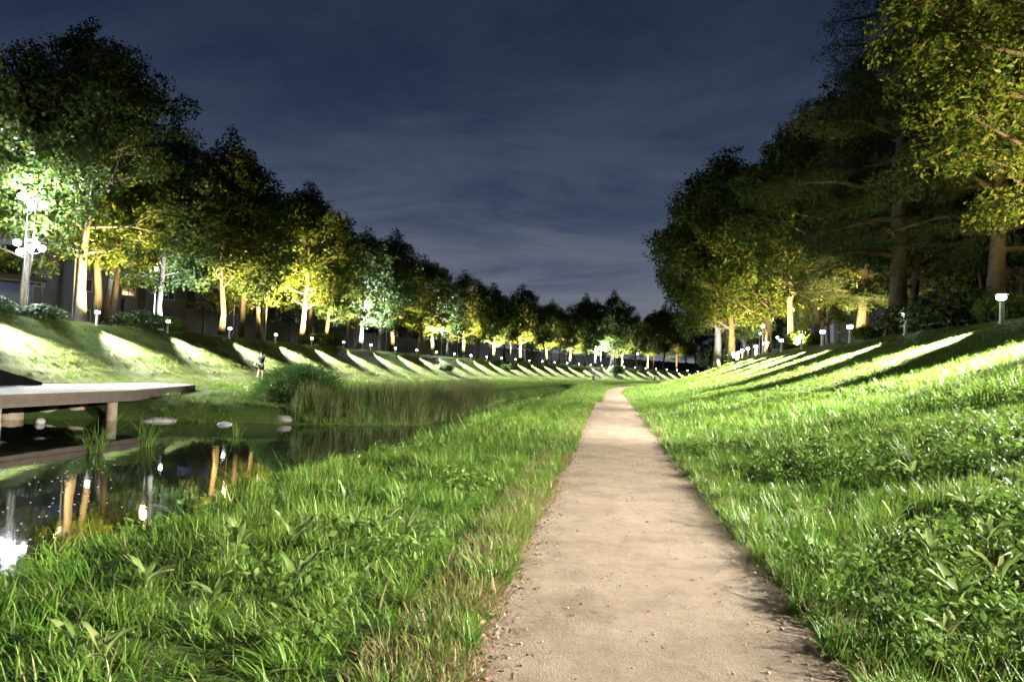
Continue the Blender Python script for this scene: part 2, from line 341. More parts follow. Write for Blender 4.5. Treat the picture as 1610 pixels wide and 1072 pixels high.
def tree_mesh(seed, h, cr, cb, n_limb, per, size, trunk_r, bark, leafm, kind='broad', lean=0):
    g = np.random.default_rng(seed); tb = MB(); centers = []; rads = []
    zz = np.linspace(0, h*.9, 9); wx = np.cumsum(g.normal(0, .13, 9)); wy = np.cumsum(g.normal(0, .13, 9)); wx -= wx[0]; wy -= wy[0]
    ax = np.stack([wx+lean*zz, wy, zz], 1); ax[0, 2] = -.3
    rr = trunk_r*(1-zz/h)**.8; rr[0] *= 1.35
    tb.tube(ax, rr, 9)
    def axp(z): return np.array([np.interp(z, zz, ax[:, 0]), np.interp(z, zz, ax[:, 1]), z])
    def env(t):
        if kind == 'pine': return cr*(1-t)**.75*(.55+.45*min(1, t/.12))
        return cr*(.62+.38*math.sin(min(1, t/.38)*math.pi/2))*(1-max(0, (t-.38)/.62)**2.1*.86)
    for i in range(n_limb):
        t = (i+g.uniform(0, .8))/n_limb; z0 = cb*.82+t*(h-cb)*.80
        az = i*2.4+g.uniform(-.5, .5); rl = env(t)*g.uniform(.72, 1.08)
        rise = (rl*g.uniform(.15, .55)*(1-t*.3)+(h-cb)*.08) if kind != 'pine' else rl*g.uniform(-.12, .08)
        a = axp(z0); dirv = np.array([math.cos(az), math.sin(az), 0]); e_ = a+dirv*rl+np.array([0, 0, rise])
        mid = a+(e_-a)*.5+np.array([0, 0, (-.12 if kind != 'pine' else .05)*rl])+g.normal(0, .12, 3)
        r1 = max(.03, np.interp(z0, zz, rr)*.5)
        tb.tube([a, mid, e_], [r1, r1*.6, .018], 6, False)
        fr = (.45, .72, 1.0) if kind != 'pine' else (.12, .3, .5, .7, .88, 1.0)
        for f in fr:
            c = a+(e_-a)*f if f > .5 else mid
            rad = g.uniform(.6, 1.25)*(cr/4.6)**.5*(.75+.4*f)
            if kind == 'pine': rad *= .8
            centers.append(c+g.normal(0, .3, 3)); rads.append(rad)
            if f < 1 and kind != 'pine':
                az2 = az+g.choice([-1, 1])*g.uniform(.5, 1.1); l2 = rl*(1-f)*g.uniform(.5, .9)+.8
                e2 = c+np.array([math.cos(az2)*l2, math.sin(az2)*l2, l2*g.uniform(-.25, .6)])
                tb.tube([c, (c+e2)/2+g.normal(0, .08, 3), e2], [r1*.4, r1*.25, .012], 5, False)
                centers.append(e2); rads.append(g.uniform(.55, 1.15)*(cr/4.6)**.5)
    for k in range(4): centers.append(axp(h*(.86+.035*k))+g.normal(0, .35, 3)*(1-k*.2)); rads.append(1.25-.22*k)
    V = []
    B = []
    for c, rd in zip(centers, rads):
        n = int(per*rd*rd*g.uniform(.7, 1.25)); dvec = g.normal(size=(n, 3)); dvec /= np.linalg.norm(dvec, axis=1)[:, None]
        if kind == 'pine': sc = np.array([1.15, 1.15, .32])
        else: sc = np.array([1.1, 1.1, .72])
        rad_ = rd*g.uniform(.35, 1, n)**.45*(1+.22*np.sin(dvec[:, 0]*5+dvec[:, 1]*4+seed))
        pos = c+dvec*sc*rad_[:, None]
        V.append(pos); B.append(dvec*.55+np.array([0, 0, .55]))
    V = np.concatenate(V); B = np.concatenate(B)
    keep = V[:, 2] > cb*.55; V, B = V[keep], B[keep]
    v, f = leaves(V, B, size, g, .55 if kind != 'pine' else .10)
    return tb.mesh('trunk', bark, True), mk('crown', v, f, None, [leafm])
TV = [tree_mesh(11, 19.5, 4.7, 4.6, 27, 128, .35, .27, M['bark'], M['leaf']),
      tree_mesh(12, 20.5, 5.1, 5.2, 29, 128, .35, .30, M['bark_pale'], M['leaf']),
      tree_mesh(13, 18.0, 4.3, 4.2, 25, 128, .35, .25, M['bark'], M['leaf_green']),
      tree_mesh(14, 21.5, 4.6, 5.6, 30, 128, .35, .28, M['bark'], M['leaf']),
      tree_mesh(15, 17.0, 4.9, 4.0, 25, 128, .35, .27, M['bark_pale'], M['leaf_green'], lean=.03),
      tree_mesh(16, 24.0, 6.6, 4.0, 40, 115, .37, .36, M['bark'], M['leaf'])]
NEAR = [tree_mesh(21, 21.0, 6.0, 4.8, 36, 240, .27, .32, M['bark_pale'], M['leaf']),
        tree_mesh(22, 19.0, 5.8, 4.2, 34, 520, .175, .30, M['bark'], M['leaf'])]
PINE = tree_mesh(31, 25.0, 5.8, 4.2, 54, 430, .30, .34, M['bark'], M['needle'], 'pine')
def tree(meshes, s, d, sc, rz, label, group, name='leafy_tree', cat='tree'):
    o = thing(name, label, cat, pt(s, d, -.05), rz, sc, group)
    if d < 0: f_ = float(np.interp(s, [30, 45, 60, 80, 100, 165, 195, 300], [1, .97, .88, .82, .80, .84, 1.05, 1.15])); w_ = float(np.interp(s, [60, 100, 200], [.95, 1.02, 1.2])); o.scale = (sc*w_, sc*w_, sc*f_)
    ob('trunk', meshes[0], o); ob('crown', meshes[1], o); return o
g = np.random.default_rng(5)
left_front = [(32.4,-33.5,1),(37.4,-32.4,0),(40.1,-31.0,'N0'),(43.2,-32.3,3),(47.5,-34.5,0),(51.5,-33.2,2),(56.5,-31.2,3),(60.3,-31.4,2),(65.5,-32.6,0),(70.5,-31.0,1),(74.5,-31.8,3),(80,-32.5,2),(85.5,-31.5,0),(90.5,-31.0,4),(97,-32,3),(104,-31.3,0),(110.5,-31.6,1),(117,-32,2),(123.5,-31.5,0),(130,-32,3),(137,-31.6,4),(144,-32,0),(151,-31.5,1),(158,-32,2),(165,-31.4,3),(172.5,-31.8,0),(180,-32,4),(188,-31.5,1),(196,-32,0),(204,-31.5,3),(212,-32,2),(221,-31.6,0),(230,-32,1),(240,-31.5,3),(250,-32,0),(262,-31.5,2),(275,-32,1),(288,-31.6,0)]
for i, (s, d, k) in enumerate(left_front):
    me = NEAR[0] if k == 'N0' else TV[k]
    tree(me, s, d, g.uniform(.80, 1.08)*{0: .78, 1: .88, 2: 1.12}.get(i, 1), g.uniform(0, 6.28), f'{ordn(i)} tall leafy tree along the top of the left bank, counted from the near end', 'trees along the left bank')
back = [(31,-41,3),(39.5,-42,1),(46,-43,0),(54.5,-40,3),(62.5,-41,1),(71,-40,0),(80,-41,3),(90,-40,2),(101,-41,0),(113,-40,3),(126,-41,1),(140,-40,0),(155,-41,3),(171,-40,1),(188,-41,0),(206,-40,3),(226,-41,0),(248,-40,1),(272,-41,3)]
for i, (s, d, k) in enumerate(back):
    tree(TV[k], s, d, g.uniform(.88, 1.02), g.uniform(0, 6.28), f'{ordn(i)} tree of the rear row behind the left bank trees, counted from the near end', 'rear trees behind the left bank')
right_row = [(27.6,16.4,'N1',1.12),(33.5,21.5,'N0',1.05),(37.5,18.0,'P',1.15),(43.5,15.9,'P',1.34),(50,19.0,'N1',.98),(57,18.2,'P',.98),(65.3,17.2,5,.98),(73.8,17.0,1,1.08),(80,15.8,5,.92),(86,16.6,5,1.0),(92,13.2,5,1.10),(99.5,11.8,5,1.22),(108,12.2,5,1.2),(116,13,0,1.05),(122,15.5,5,.9),(132,16,3,1),(143,16,0,1),(156,16,1,1),(170,16,3,1),(186,16,0,1)]
for i, (s, d, k, sc) in enumerate(right_row):
    if k == 'P': tree(PINE, s, d, sc, g.uniform(0, 6.28), f'dark conifer with flat boughs, {ordn(i)} tree along the right bank from the near end', 'dark conifers on the right bank', 'conifer_tree')
    else:
        me = {'N0': NEAR[0], 'N1': NEAR[1]}.get(k) if isinstance(k, str) else TV[k]
        tree(me, s, d, sc, g.uniform(0, 6.28), f'large leafy tree, {ordn(i)} tree along the right bank from the near end', 'leafy trees on the right bank')
right_back = [(30,27,0),(36,26,3),(42,27.5,1),(49,25,0),(56,26.5,3),(63,25.5,2),(70,26,0),(78,25,3),(87,26,1),(97,25,0),(108,26,3),(120,25,0)]
for i, (s, d, k) in enumerate(right_back):
    tree(TV[k], s, d, g.uniform(.85, 1.0), g.uniform(0, 6.28), f'{ordn(i)} tree of the shadowy rear row on the right, counted from the near end', 'rear trees behind the right bank')

# ------------------------------------------------------------------ shrubs
def shrub_mesh(seed, r, n, size, leafm, flat=.7):
    g_ = np.random.default_rng(seed); tb = MB(); V = []; B = []
    for i in range(9):
        az = i*2.4+g_.uniform(-.4, .4); e_ = np.array([math.cos(az)*r*.6, math.sin(az)*r*.6, r*flat*g_.uniform(.5, 1.0)])
        tb.tube([(0, 0, -.1), e_*.5+g_.normal(0, .05, 3), e_], [.03, .02, .008], 5, False)
    for i in range(14):
        az = i*2.4; q = math.sqrt((i+.5)/14); c = np.array([math.cos(az)*q*r*.72, math.sin(az)*q*r*.72, r*flat*(.55+.35*(1-q*q))+g_.uniform(-.08, .08)*r])
        k = n//14; dv_ = g_.normal(size=(k, 3)); dv_ /= np.linalg.norm(dv_, axis=1)[:, None]
        V.append(c+dv_*np.array([1, 1, .85])*(r*.38*g_.uniform(.3, 1, k)**.5)[:, None]); B.append(dv_*.6+np.array([0, 0, .4]))
    V = np.concatenate(V); B = np.concatenate(B); V[:, 2] = np.maximum(V[:, 2], .02)
    v, f = leaves(V, B, size, g_, .6)
    return tb.mesh('stem', M['bark'], True), mk('foliage', v, f, None, [leafm])
SH = [shrub_mesh(1, 1.1, 3200, .13, M['shrub']), shrub_mesh(2, 1.1, 2800, .14, M['leaf_green'], .85), shrub_mesh(3, 1.1, 3000, .14, M['weed'], .8)]
def shrub(k, s, d, sc, label, rz=0, name='shrub'):
    o = thing(name, label, 'shrub', pt(s, d, -.05), rz, sc); ob('stem', SH[k][0], o); ob('foliage', SH[k][1], o); return o
shrub(0, 42.2, -28.6, (1.55, 1.5, 1.15), 'wide dark green shrub on the left bank beside the lit bollard')
shrub(0, 34.2, -28.8, (1.35, 1.2, .85), 'low dark shrub beside the tall multi-headed lamp post on the left')
shrub(0, 31.2, -28.8, (1.2, 1.1, 1.0), 'pale lit shrub at the far left edge on the bank top')
shrub(2, 45.2, -28.6, (.95, .9, 1.0), 'small lit bush next to the wide dark shrub on the left bank', 1)
shrub(1, 70.6, -28.6, (1.9, 1.7, 1.35), 'grey green bushy shrub on the middle of the left bank crest')
shrub(1, 73.6, -28.8, (1.0, 1.0, 1.6), 'tall narrow bush right behind the grey green shrub on the left crest')
shrub(0, 97, -24.3, (1.25, 1.25, 1.2), 'dark round bush halfway down the left slope')
shrub(0, 128, -25.0, (1.7, 1.6, 1.6), 'large dark bush hanging over the far left slope')
shrub(2, 172, -26, (1.3, 1.3, 1.0), 'small bright bush on the far bank crest left of the path end')
shrub(1, 192, -24.5, (1.9, 1.9, 2.6), 'tall bushy sapling on the far slope above the path end')
shrub(1, 212, -26, (1.5, 1.5, 2.4), 'thin lit sapling on the far slope right of the path end')
shrub(2, 61.3, 15.2, (1.25, 1.2, 1.35), 'rounded white-lit bush on the right bank crest')
shrub(0, 36.2, 16.0, (2.6, 2.6, 1.9), 'large dark hedge bush in shadow on the right bank', .4, 'hedge_bush')
shrub(0, 39.8, 15.8, (2.3, 2.2, 1.6), 'dark hedge bush left of the largest one on the right bank', 1.4, 'hedge_bush')
shrub(2, 31.7, 15.4, (1.0, .95, 1.25), 'brightly lit leafy bush beside the nearest right bank lamp', .8)
shrub(2, 43.8, 14.4, (.8, .8, .75), 'low lit bush at the foot of the dark hedge', 2)
shrub(2, 47.4, 15.6, (.7, .7, 1.0), 'small lit bush under the second right bank lamp', 2.6)
shrub(0, 66.5, 15.4, (1.5, 1.4, 1.2), 'dark low bush beyond the white-lit round bush', .4)
shrub(0, 104, 11.5, (2.2, 2.4, 2.6), 'tall dark thicket on the far part of the right slope', 1.1)

# ------------------------------------------------------------------ bollard lamps
bm_ = MB().box((-.05, -.05, -.1), (.05, .05, .62)).box((-.075, -.075, -.02), (.075, .075, .03)); BOL_POST = bm_.mesh('post', M['post_white'])
bm_ = MB().tube([(0, 0, .80), (0, 0, .83), (0, 0, .87)], [.17, .155, .03], 14).tube([(0, 0, .58), (0, 0, .64)], [.06, .10], 12); BOL_HEAD = bm_.mesh('lamp_head', M['metal'])
bm_ = MB().ball((.02, 0, .725), (.13, .125, .095), 14, 10); BOL_LENS = bm_.mesh('lens', M['glow'], True)
LD = {}
def spot(key, power, angle, blend, col, rad):
    if key in LD: return LD[key]
    l = bpy.data.lights.new(key, 'SPOT'); l.energy = power; l.spot_size = R(angle); l.spot_blend = blend; l.color = col; l.shadow_soft_size = rad; LD[key] = l; return l
def point(key, power, col, rad):
    if key in LD: return LD[key]
    l = bpy.data.lights.new(key, 'POINT'); l.energy = power; l.color = col; l.shadow_soft_size = rad; LD[key] = l; return l
def bollard(s, d, side, label, group, light, tilt):
    o = thing('bollard_lamp', label, 'lamp', pt(s, d), head(s)+(0 if side < 0 else math.pi), 1 if side < 0 else 1.3, group)
    ob('post', BOL_POST, o); ob('lamp_head', BOL_HEAD, o); ob('lens', BOL_LENS, o)
    # beam leaves the head towards +x of the bollard (down the slope)
    lo = ob('lamp_light', light, o, (.20, 0, .72)); lo.rotation_euler = Euler((0, -R(90-tilt), 0)); return o
lefts = [16, 23.4, 30.2, 37.3, 43.9, 51.7, 59.4, 66.4, 73.7, 81, 88.4, 95.7, 103, 110.3, 117.6, 125, 132.3, 139.6, 147, 154.3, 161.6, 169, 176.3, 183.6, 191, 198.3, 205.6, 213, 220.3, 227.6, 235, 242.3, 249.6, 257, 264.3, 271.6]
lsp = spot('left_beam', P_LEFT, 88, 1.0, NEUT, .07)
for i, s in enumerate(lefts):
    if i < 2: continue
    bollard(s, -27.9, -1, f'{ordn(i-2)} lit bollard lamp on the left bank crest, counted from the near left edge', 'bollard lamps on the left bank', lsp, 33)
rights = [-8, 1.0, 7.5, 14.2, 21.5, 29.3, 38.2, 46.5, 52.2, 57.7, 64.5, 71.2, 77.9, 84.6, 91.3, 98, 105, 112, 119, 126, 134]
rsp = spot('right_beam', P_RIGHT, 52, .8, NEUT, .07); fsp = spot('fore_beam', P_FORE, 74, .6, NEUT, .10); ksp = spot('key_beam', P_FORE*6.0, 84, .6, NEUT, .10)
for i, s in enumerate(rights):
    lab = f'{ordn(i-5)} lit bollard lamp on the right bank crest, counted from the near right edge' if i >= 5 else f'lit bollard lamp on the right bank out of view, {ordn(4-i)} before the frame edge'
    bollard(s, 14.35, 1, lab, 'bollard lamps on the right bank', ksp if i in (1, 3) else fsp if i < 4 else rsp, 13 if i < 4 else 34)

# ------------------------------------------------------------------ tall lamps
tb = MB(); tb.tube([(0, 0, -.1), (0, 0, .25)], [.16, .14], 10)
for a in (-.11, .11): tb.tube([(a, 0, .1), (a*1.05, 0, 3.0), (a*2.2, 0, 3.9), (a*2.2, 0, 7.8)], [.045, .042, .038, .03], 8)
tb.box((-.2, -.05, 2.6), (.2, .05, 2.66)).box((-.3, -.05, 5.4), (.3, .05, 5.46)).box((-.3, -.05, 7.4), (.3, .05, 7.46)); TW_POLE = tb.mesh('pole', M['metal'])
TW_HEAD = MB().ball((0, 0, 0), (.24, .24, .22), 14, 10).mesh('lamp_globe', M['glow'], True)
TW_ARM = MB().tube([(0, 0, 0), (.5, 0, .05), (.75, 0, .18)], [.03, .025, .022], 7).mesh('arm', M['dark_metal'])
def tower(s, d, label):
    o = thing('multi_head_lamp_post', label, 'lamp post', pt(s, d), .3, .77)
    ob('pole', TW_POLE, o)
    for z, k, ph in ((4.9, 5, .2), (8.0, 3, .9)):
        for j in range(k):
            a = ph+j*2*math.pi/k; zj = z+(.0, .38, -.30, .22, -.12)[j]; ob('arm', TW_ARM, o, (0, 0, zj-.42), (0, 0, a)); ob('lamp_globe', TW_HEAD, o, (.75*math.cos(a), .75*math.sin(a), zj))
    lp = point('tower_light', P_TALL*.9, COOL, .25)
    ob('lamp_light', lp, o, (.0, 0, 5.35)); ob('lamp_light', lp, o, (.0, 0, 8.5))
    return o
tower(34.9, -30.2, 'tall steel lamp post with a cluster of blue white globes at the left')
tb = MB(); tb.tube([(0, 0, -.1), (0, 0, .4), (0, 0, 4.6)], [.09, .065, .045], 9); ST_POLE = tb.mesh('pole', M['metal'])
ST_CAP = MB().tube([(0, 0, 5.02), (0, 0, 5.06), (0, 0, 5.12)], [.30, .26, .05], 14).tube([(0, 0, 4.55), (0, 0, 4.62)], [.12, .16], 12).mesh('lamp_cap', M['dark_metal'])
ST_GLOBE = MB().tube([(0, 0, 4.62), (0, 0, 5.02)], [.15, .23], 14).mesh('lamp_glass', M['glow'])
ST_GLOBE_W = MB().tube([(0, 0, 4.62), (0, 0, 5.02)], [.15, .23], 14).mesh('lamp_glass', M['glow_warm'])
def street(s, d, label, group, warm=False, sc=1.0, power=1.0):
    o = thing('street_lamp', label, 'street lamp', pt(s, d), 0, sc, group)
    ob('pole', ST_POLE, o); ob('lamp_cap', ST_CAP, o); ob('lamp_glass', ST_GLOBE_W if warm else ST_GLOBE, o)
    key = f"{'warm' if warm else 'cool'}{power}"
    lp = point(key, (P_WARM if warm else P_TALL)*power, WARM if warm else COOL, .3)
    ob('lamp_light', lp, o, (0, 0, 5.35)); return o
for i, (s, d, pw) in enumerate([(86, -31.2, 4.0), (113, -31.2, 4.0), (141, -34, .8), (168, -34, .8), (197, -31.0, 5.0), (226, -33.5, .8)]):
    street(s, d, f'white street lamp among the left bank trees, {ordn(i)} from the near end', 'white street lamps on the left', False, 1.0, pw)
for i, (s, d, pw) in enumerate([(34.5, -34.8, .9), (45.2, -35.6, .8), (53.5, -35.2, 1.0), (63.3, -34.0, 1.2), (68.2, -33.6, 1.2), (77.2, -34.5, .9), (99.5, -34.2, .9), (126, -34, .9), (151.5, -34.2, .9), (182, -34, .9), (211, -34, .9), (245, -34, .9)]):  # unseen amber lamps, added to warm the left trunks and crowns
    street(s, d, f'added amber street lamp behind the left bank trees, {ordn(i)} from the near end', 'added amber street lamps on the left', True, 1.0, pw)
for i, (s, d, pw) in enumerate([(27.6, 17.2, 1.3), (61.5, 19.6, 1.0), (69.8, 18.6, 1.1), (83, 18.6, 1.1), (96, 18, .9), (110, 18, .9), (128, 18, .9)]):  # more added amber lamps, for warm light in the right crowns
    street(s, d, f'added amber street lamp among the right bank trees, {ordn(i)} from the near end', 'added amber street lamps on the right', True, 1.0, pw)
for i, (s, d) in enumerate([(104, 19.5), (121, 18.5)]):
    street(s, d, f'white street lamp among the far right trees, {ordn(i)} from the near end', 'white street lamps on the right', False, .6, .35)

# small made-up ground floodlights, added only to light the crowns
FL_BODY = MB().box((-.14, -.05, -.10), (.14, .08, .10)).box((-.17, -.02, -.04), (-.14, .04, .04)).box((.14, -.02, -.04), (.17, .04, .04)).mesh('lamp_housing', M['dark_metal'])
FL_LENS = {True: MB().box((-.12, .08, -.08), (.12, .085, .08)).mesh('lens', M['glow_warm']), False: MB().box((-.12, .08, -.08), (.12, .085, .08)).mesh('lens', M['glow'])}
FL_STAKE = MB().tube([(0, 0, -.3), (0, 0, .22)], [.03, .03], 7).mesh('stake', M['dark_metal'])
def added_flood(s, d, az, el, pw, label, group, warm=True, ang=78):
    o = thing('added_floodlight', label, 'added_floodlight', pt(s, d), head(s), .6, group); ob('stake', FL_STAKE, o)
    hd = ob('lamp_housing', FL_BODY, o, (0, 0, .32), (R(el), 0, R(az))); ob('lens', FL_LENS[warm], hd)
    l = spot(f'added_flood{pw}{warm}{ang}', P_FLOOD*pw, ang, .8, WARM if warm else COOL, .12); ob('lamp_light', l, hd, (0, .12, 0), (R(90), 0, 0)); return o
# az 0 looks along the valley, 90 looks left, -90 right
for i, (s, d, az, el, pw, wm) in enumerate([(34.5,-28.75,60,46,.7,True),(39,-28.75,40,48,.8,True),(45,-28.75,50,44,.8,True),(49.5,-28.75,60,32,.5,False),(54,-28.75,40,46,.9,True),(62.8,-28.75,30,50,1.9,True),(67.5,-28.75,50,50,1.9,True),(77,-28.75,60,50,1.4,True),(84,-28.75,40,50,.9,False),(94,-28.75,50,50,1.6,True),(107,-28.75,50,50,3.2,True),(120,-28.75,50,50,3.2,True),(134,-28.75,50,50,3.2,True),(148,-28.75,50,50,3.2,True),(162,-28.75,50,50,3.2,True),(177,-28.75,50,50,3.2,True),(193,-28.75,50,50,3.2,False),(210,-28.75,50,50,3.2,True),(228,-28.75,60,44,.8,True),(246,-28.75,60,44,.8,True)]):
    added_flood(s, d, az, el, pw, f'small {"amber" if wm else "white"} uplight added under the left bank trees to light the crowns, {ordn(i)} from the near end', 'added floodlights under the left trees', wm)
for i, (s, d, az, el, pw, wm) in enumerate([(19,13.5,-10,44,.55,True),(25,14.6,-40,56,.25,True),(52,15.4,-25,40,.6,True),(60,14.6,-20,44,.9,True),(68.5,14.2,-15,44,.9,True),(77,13.6,-15,40,.6,True),(85.5,13.0,-12,40,.6,True),(94,12.6,-15,40,.4,False),(104,13.4,-15,50,1.0,True)]):
    added_flood(s, d, az, el, pw, f'small {"amber" if wm else "white"} uplight added under the right bank trees to light the crowns, {ordn(i)} from the near end', 'added floodlights under the right trees', wm)

# ------------------------------------------------------------------ footbridge
br = thing('footbridge', 'low wooden footbridge with round piles over the pool at the left', 'bridge', (0, 0, 0))
ys = np.arange(8, 33, .26); PLK = MB().box((-.5, 0, 0), (.5, .245, .07)).mesh('plank', M['deck'])
def near_edge(y): return np.interp(y, [8, 25.5, 33.2], [-17.35, -17.45, -19.6])
for y in ys:
    xe = near_edge(y)-.02; wd = 22.0+xe
    ob('plank', PLK, br, (xe-wd/2, y, .23+random.Random(int(y*100)).uniform(-.006, .006)), (0, 0, 0), (wd, 1, 1))
mb = MB(); 
for a, b_ in ((8, 25.5), (25.5, 33.2)):
    x0, x1 = near_edge(a), near_edge(b_); mb.prism([(x0, a, -.10), (x1, b_, -.10), (x1, b_, .285), (x0, a, .285)], (.10, 0, 0))
ob('edge_beam', mb.mesh('edge_beam', M['beam']), br)
mb = MB()
for a, b_ in ((8, 25.5), (25.5, 33.0)):
    x0, x1 = near_edge(a), near_edge(b_); mb.prism([(x0+.10, a, .06), (x1+.10, b_, .06), (x1+.10, b_, .14), (x0+.10, a, .14)], (.06, 0, 0))
ob('rail_strip', mb.mesh('rail_strip', M['beam']), br)
PILE = MB().tube([(0, 0, -1.4), (0, 0, .2)], [.20, .19], 14).mesh('pile', M['pile'], True)
for x, y in ((-17.75, 9.0), (-17.75, 14.3), (-17.75, 19.6), (-17.75, 24.8), (-20.6, 12), (-20.6, 17.2), (-20.6, 22.6)): ob('pile', PILE, br, (x, y, 0))
mb = MB()
for y in (9.0, 14.3, 19.6, 24.8): mb.box((-21.6, y-.12, .0), (-17.5, y+.12, .215))
ob('cross_beam', mb.mesh('cross_beam', M['beam']), br)
rw = tag(ob('ramp_wall', MB().prism([(-21.4, 25.8, .31), (-21.4, 25.8, .42), (-21.4, 18.0, 2.25), (-21.4, 17, 2.25), (-21.4, 17, .31)], (-.14, 0, 0)).mesh('ramp_wall', M['ramp'])), 'black sloping side wall of a ramp standing on the footbridge', 'wall')

# ------------------------------------------------------------------ stones
def rock(x, y, z, r, label, mt, seed, name='stone'):
    o = ob(name, MB().ball((0, 0, 0), r, 11, 8, .16, np.random.default_rng(seed)).mesh(name, mt, True), None, (x, y, z), (0, 0, seed)); return tag(o, label, 'stone', 'stones at the pool edge')
rock(-16.2, 25.7, -.80, (.95, .40, .14), 'long flat pale stone at the water edge right of the bridge', M['stone_pale'], 1)
rock(-13.7, 25.4, -.80, (.42, .26, .11), 'small flat pale stone beside the long flat one', M['stone_pale'], 2)
rock(-12.3, 27.2, -.66, (.5, .35, .2), 'brownish boulder half sunk in the bank right of the flat stones', M['stone'], 3)
for i, (x, y, r) in enumerate(((-20.9, 19.2, .5), (-20.8, 20.6, .6), (-20.7, 21.9, .45), (-20.6, 23.4, .55), (-20.2, 24.6, .5), (-19.3, 25.1, .42))):
    rock(x, y, -.6, (r*.8, r, r*.95), f'rough brown stone under the footbridge, {ordn(i)} from the left', M['pile'], 10+i)
rock(-18.6, 22.4, -.74, (.16, .16, .13), 'small round white float on the water under the bridge', M['stone_pale'], 30)

# ------------------------------------------------------------------ people
def skin_mesh(name, verts, edges, rad, mt, sub=2):
    me = bpy.data.meshes.new(name); me.from_pydata([tuple(v) for v in verts], edges, [])
    o = bpy.data.objects.new(name, me); COL.objects.link(o)
    o.modifiers.new('s', 'SKIN'); sk = me.skin_vertices[0].data
    for i, r in enumerate(rad):
        sk[i].radius = (r, r) if not hasattr(r, '__len__') else r
    sk[0].use_root = True
    sb_ = o.modifiers.new('u', 'SUBSURF'); sb_.levels = sub
    dg = bpy.context.evaluated_depsgraph_get(); out = bpy.data.meshes.new_from_object(o.evaluated_get(dg)); out.name = name
    bpy.data.objects.remove(o); out.materials.clear(); out.materials.append(mt)
    for p in out.polygons: p.use_smooth = True
    return out
# walker seen from behind, facing +y, mid-stride; z up, feet at 0
J = dict(pel=(0, 0, .93), wai=(0, .01, 1.08), che=(0, .02, 1.28), nec=(0, .02, 1.47), hd=(0, .04, 1.56), hd2=(0, .045, 1.66),
         ls=(-.17, .02, 1.40), le=(-.30, -.07, 1.14), lw=(-.40, -.10, .90), lh=(-.43, -.07, .82),
         rs=(.17, .02, 1.40), re=(.27, .05, 1.14), rw=(.24, .27, 1.08), rh=(.22, .34, 1.10),
         lhp=(-.09, 0, .88), lk=(-.10, -.06, .49), la=(-.11, -.36, .16), lf=(-.11, -.26, .04),
         rhp=(.09, 0, .88), rk=(.09, .17, .49), ra=(.08, .22, .08), rf=(.08, .38, .03))
names = list(J); ix = {k: i for i, k in enumerate(names)}
ED = [('pel','wai'),('wai','che'),('che','nec'),('nec','hd'),('hd','hd2'),('che','ls'),('ls','le'),('le','lw'),('lw','lh'),('che','rs'),('rs','re'),('re','rw'),('rw','rh'),('pel','lhp'),('lhp','lk'),('lk','la'),('la','lf'),('pel','rhp'),('rhp','rk'),('rk','ra'),('ra','rf')]
RA = dict(pel=(.15,.11), wai=(.14,.10), che=(.16,.11), nec=.055, hd=(.075,.085), hd2=(.07,.085), ls=.065, le=.042, lw=.030, lh=.036, rs=.065, re=.042, rw=.030, rh=.036, lhp=.09, lk=.058, la=.040, lf=.038, rhp=.09, rk=.058, ra=.040, rf=.038)
BODY = skin_mesh('body', [J[k] for k in names], [(ix[a], ix[b_]) for a, b_ in ED], [RA[k] for k in names], M['skin'])
def sub_skin(name, keys, edges, rad, mt):
    return skin_mesh(name, [J[k] if isinstance(k, str) else k for k in keys], edges, rad, mt, 1)
lm = tuple((np.array(J['ls'])*.45+np.array(J['le'])*.55)); rm = tuple((np.array(J['rs'])*.45+np.array(J['re'])*.55))
def shirt(mt): return sub_skin('shirt', ['che', 'wai', 'pel', 'ls', lm, 'rs', rm, (0, .02, 1.44)], [(0, 1), (1, 2), (0, 3), (3, 4), (0, 5), (5, 6), (0, 7)], [(.185, .135), (.165, .125), (.17, .13), .085, .07, .085, .07, .07], mt)
SHIRT_D, SHIRT_P = shirt(M['shirt']), shirt(M['shirt_pale'])
l2 = tuple(np.array(J['lhp'])*.12+np.array(J['lk'])*.88); r2_ = tuple(np.array(J['rhp'])*.12+np.array(J['rk'])*.88)
SHORTS = sub_skin('shorts', ['pel', 'lhp', l2, 'rhp', r2_], [(0, 1), (1, 2), (0, 3), (3, 4)], [(.165, .125), .108, .088, .108, .088], M['shorts'])
HAIR = MB().ball((0, .03, 1.68), (.092, .105, .088), 14, 10, .04).mesh('hair', M['hair'], True)
SHOE = MB().box((-.045, -.09, -.02), (.045, .17, .06)).mesh('shoe', M['shoe'])
FACE = MB().ball((0, .135, 1.62), (.014, .020, .022), 8, 6).ball((-.032, .122, 1.645), (.012, .008, .008), 8, 6).ball((.032, .122, 1.645), (.012, .008, .008), 8, 6).ball((-.082, .045, 1.63), (.012, .025, .035), 8, 6).ball((.082, .045, 1.63), (.012, .025, .035), 8, 6).mesh('face', M['skin'], True)
def person(x, y, z, rz, sc, label, shirt_me, group=None):
    o = thing('person', label, 'person', (x, y, z), rz, sc, group)
    ob('body', BODY, o); ob('shirt', shirt_me, o); ob('shorts', SHORTS, o); ob('hair', HAIR, o); ob('face', FACE, o)
    ob('shoe', SHOE, o, (-.11, -.33, .07), (-.7, 0, 0)); ob('shoe', SHOE, o, (.08, .26, .03)); return o
px_, py_ = -22.6, 46.2
person(px_, py_, float(H([py_], [px_])[0])-.01, R(14), .99, 'person in dark t-shirt and shorts walking away along the left bank foot', SHIRT_D)
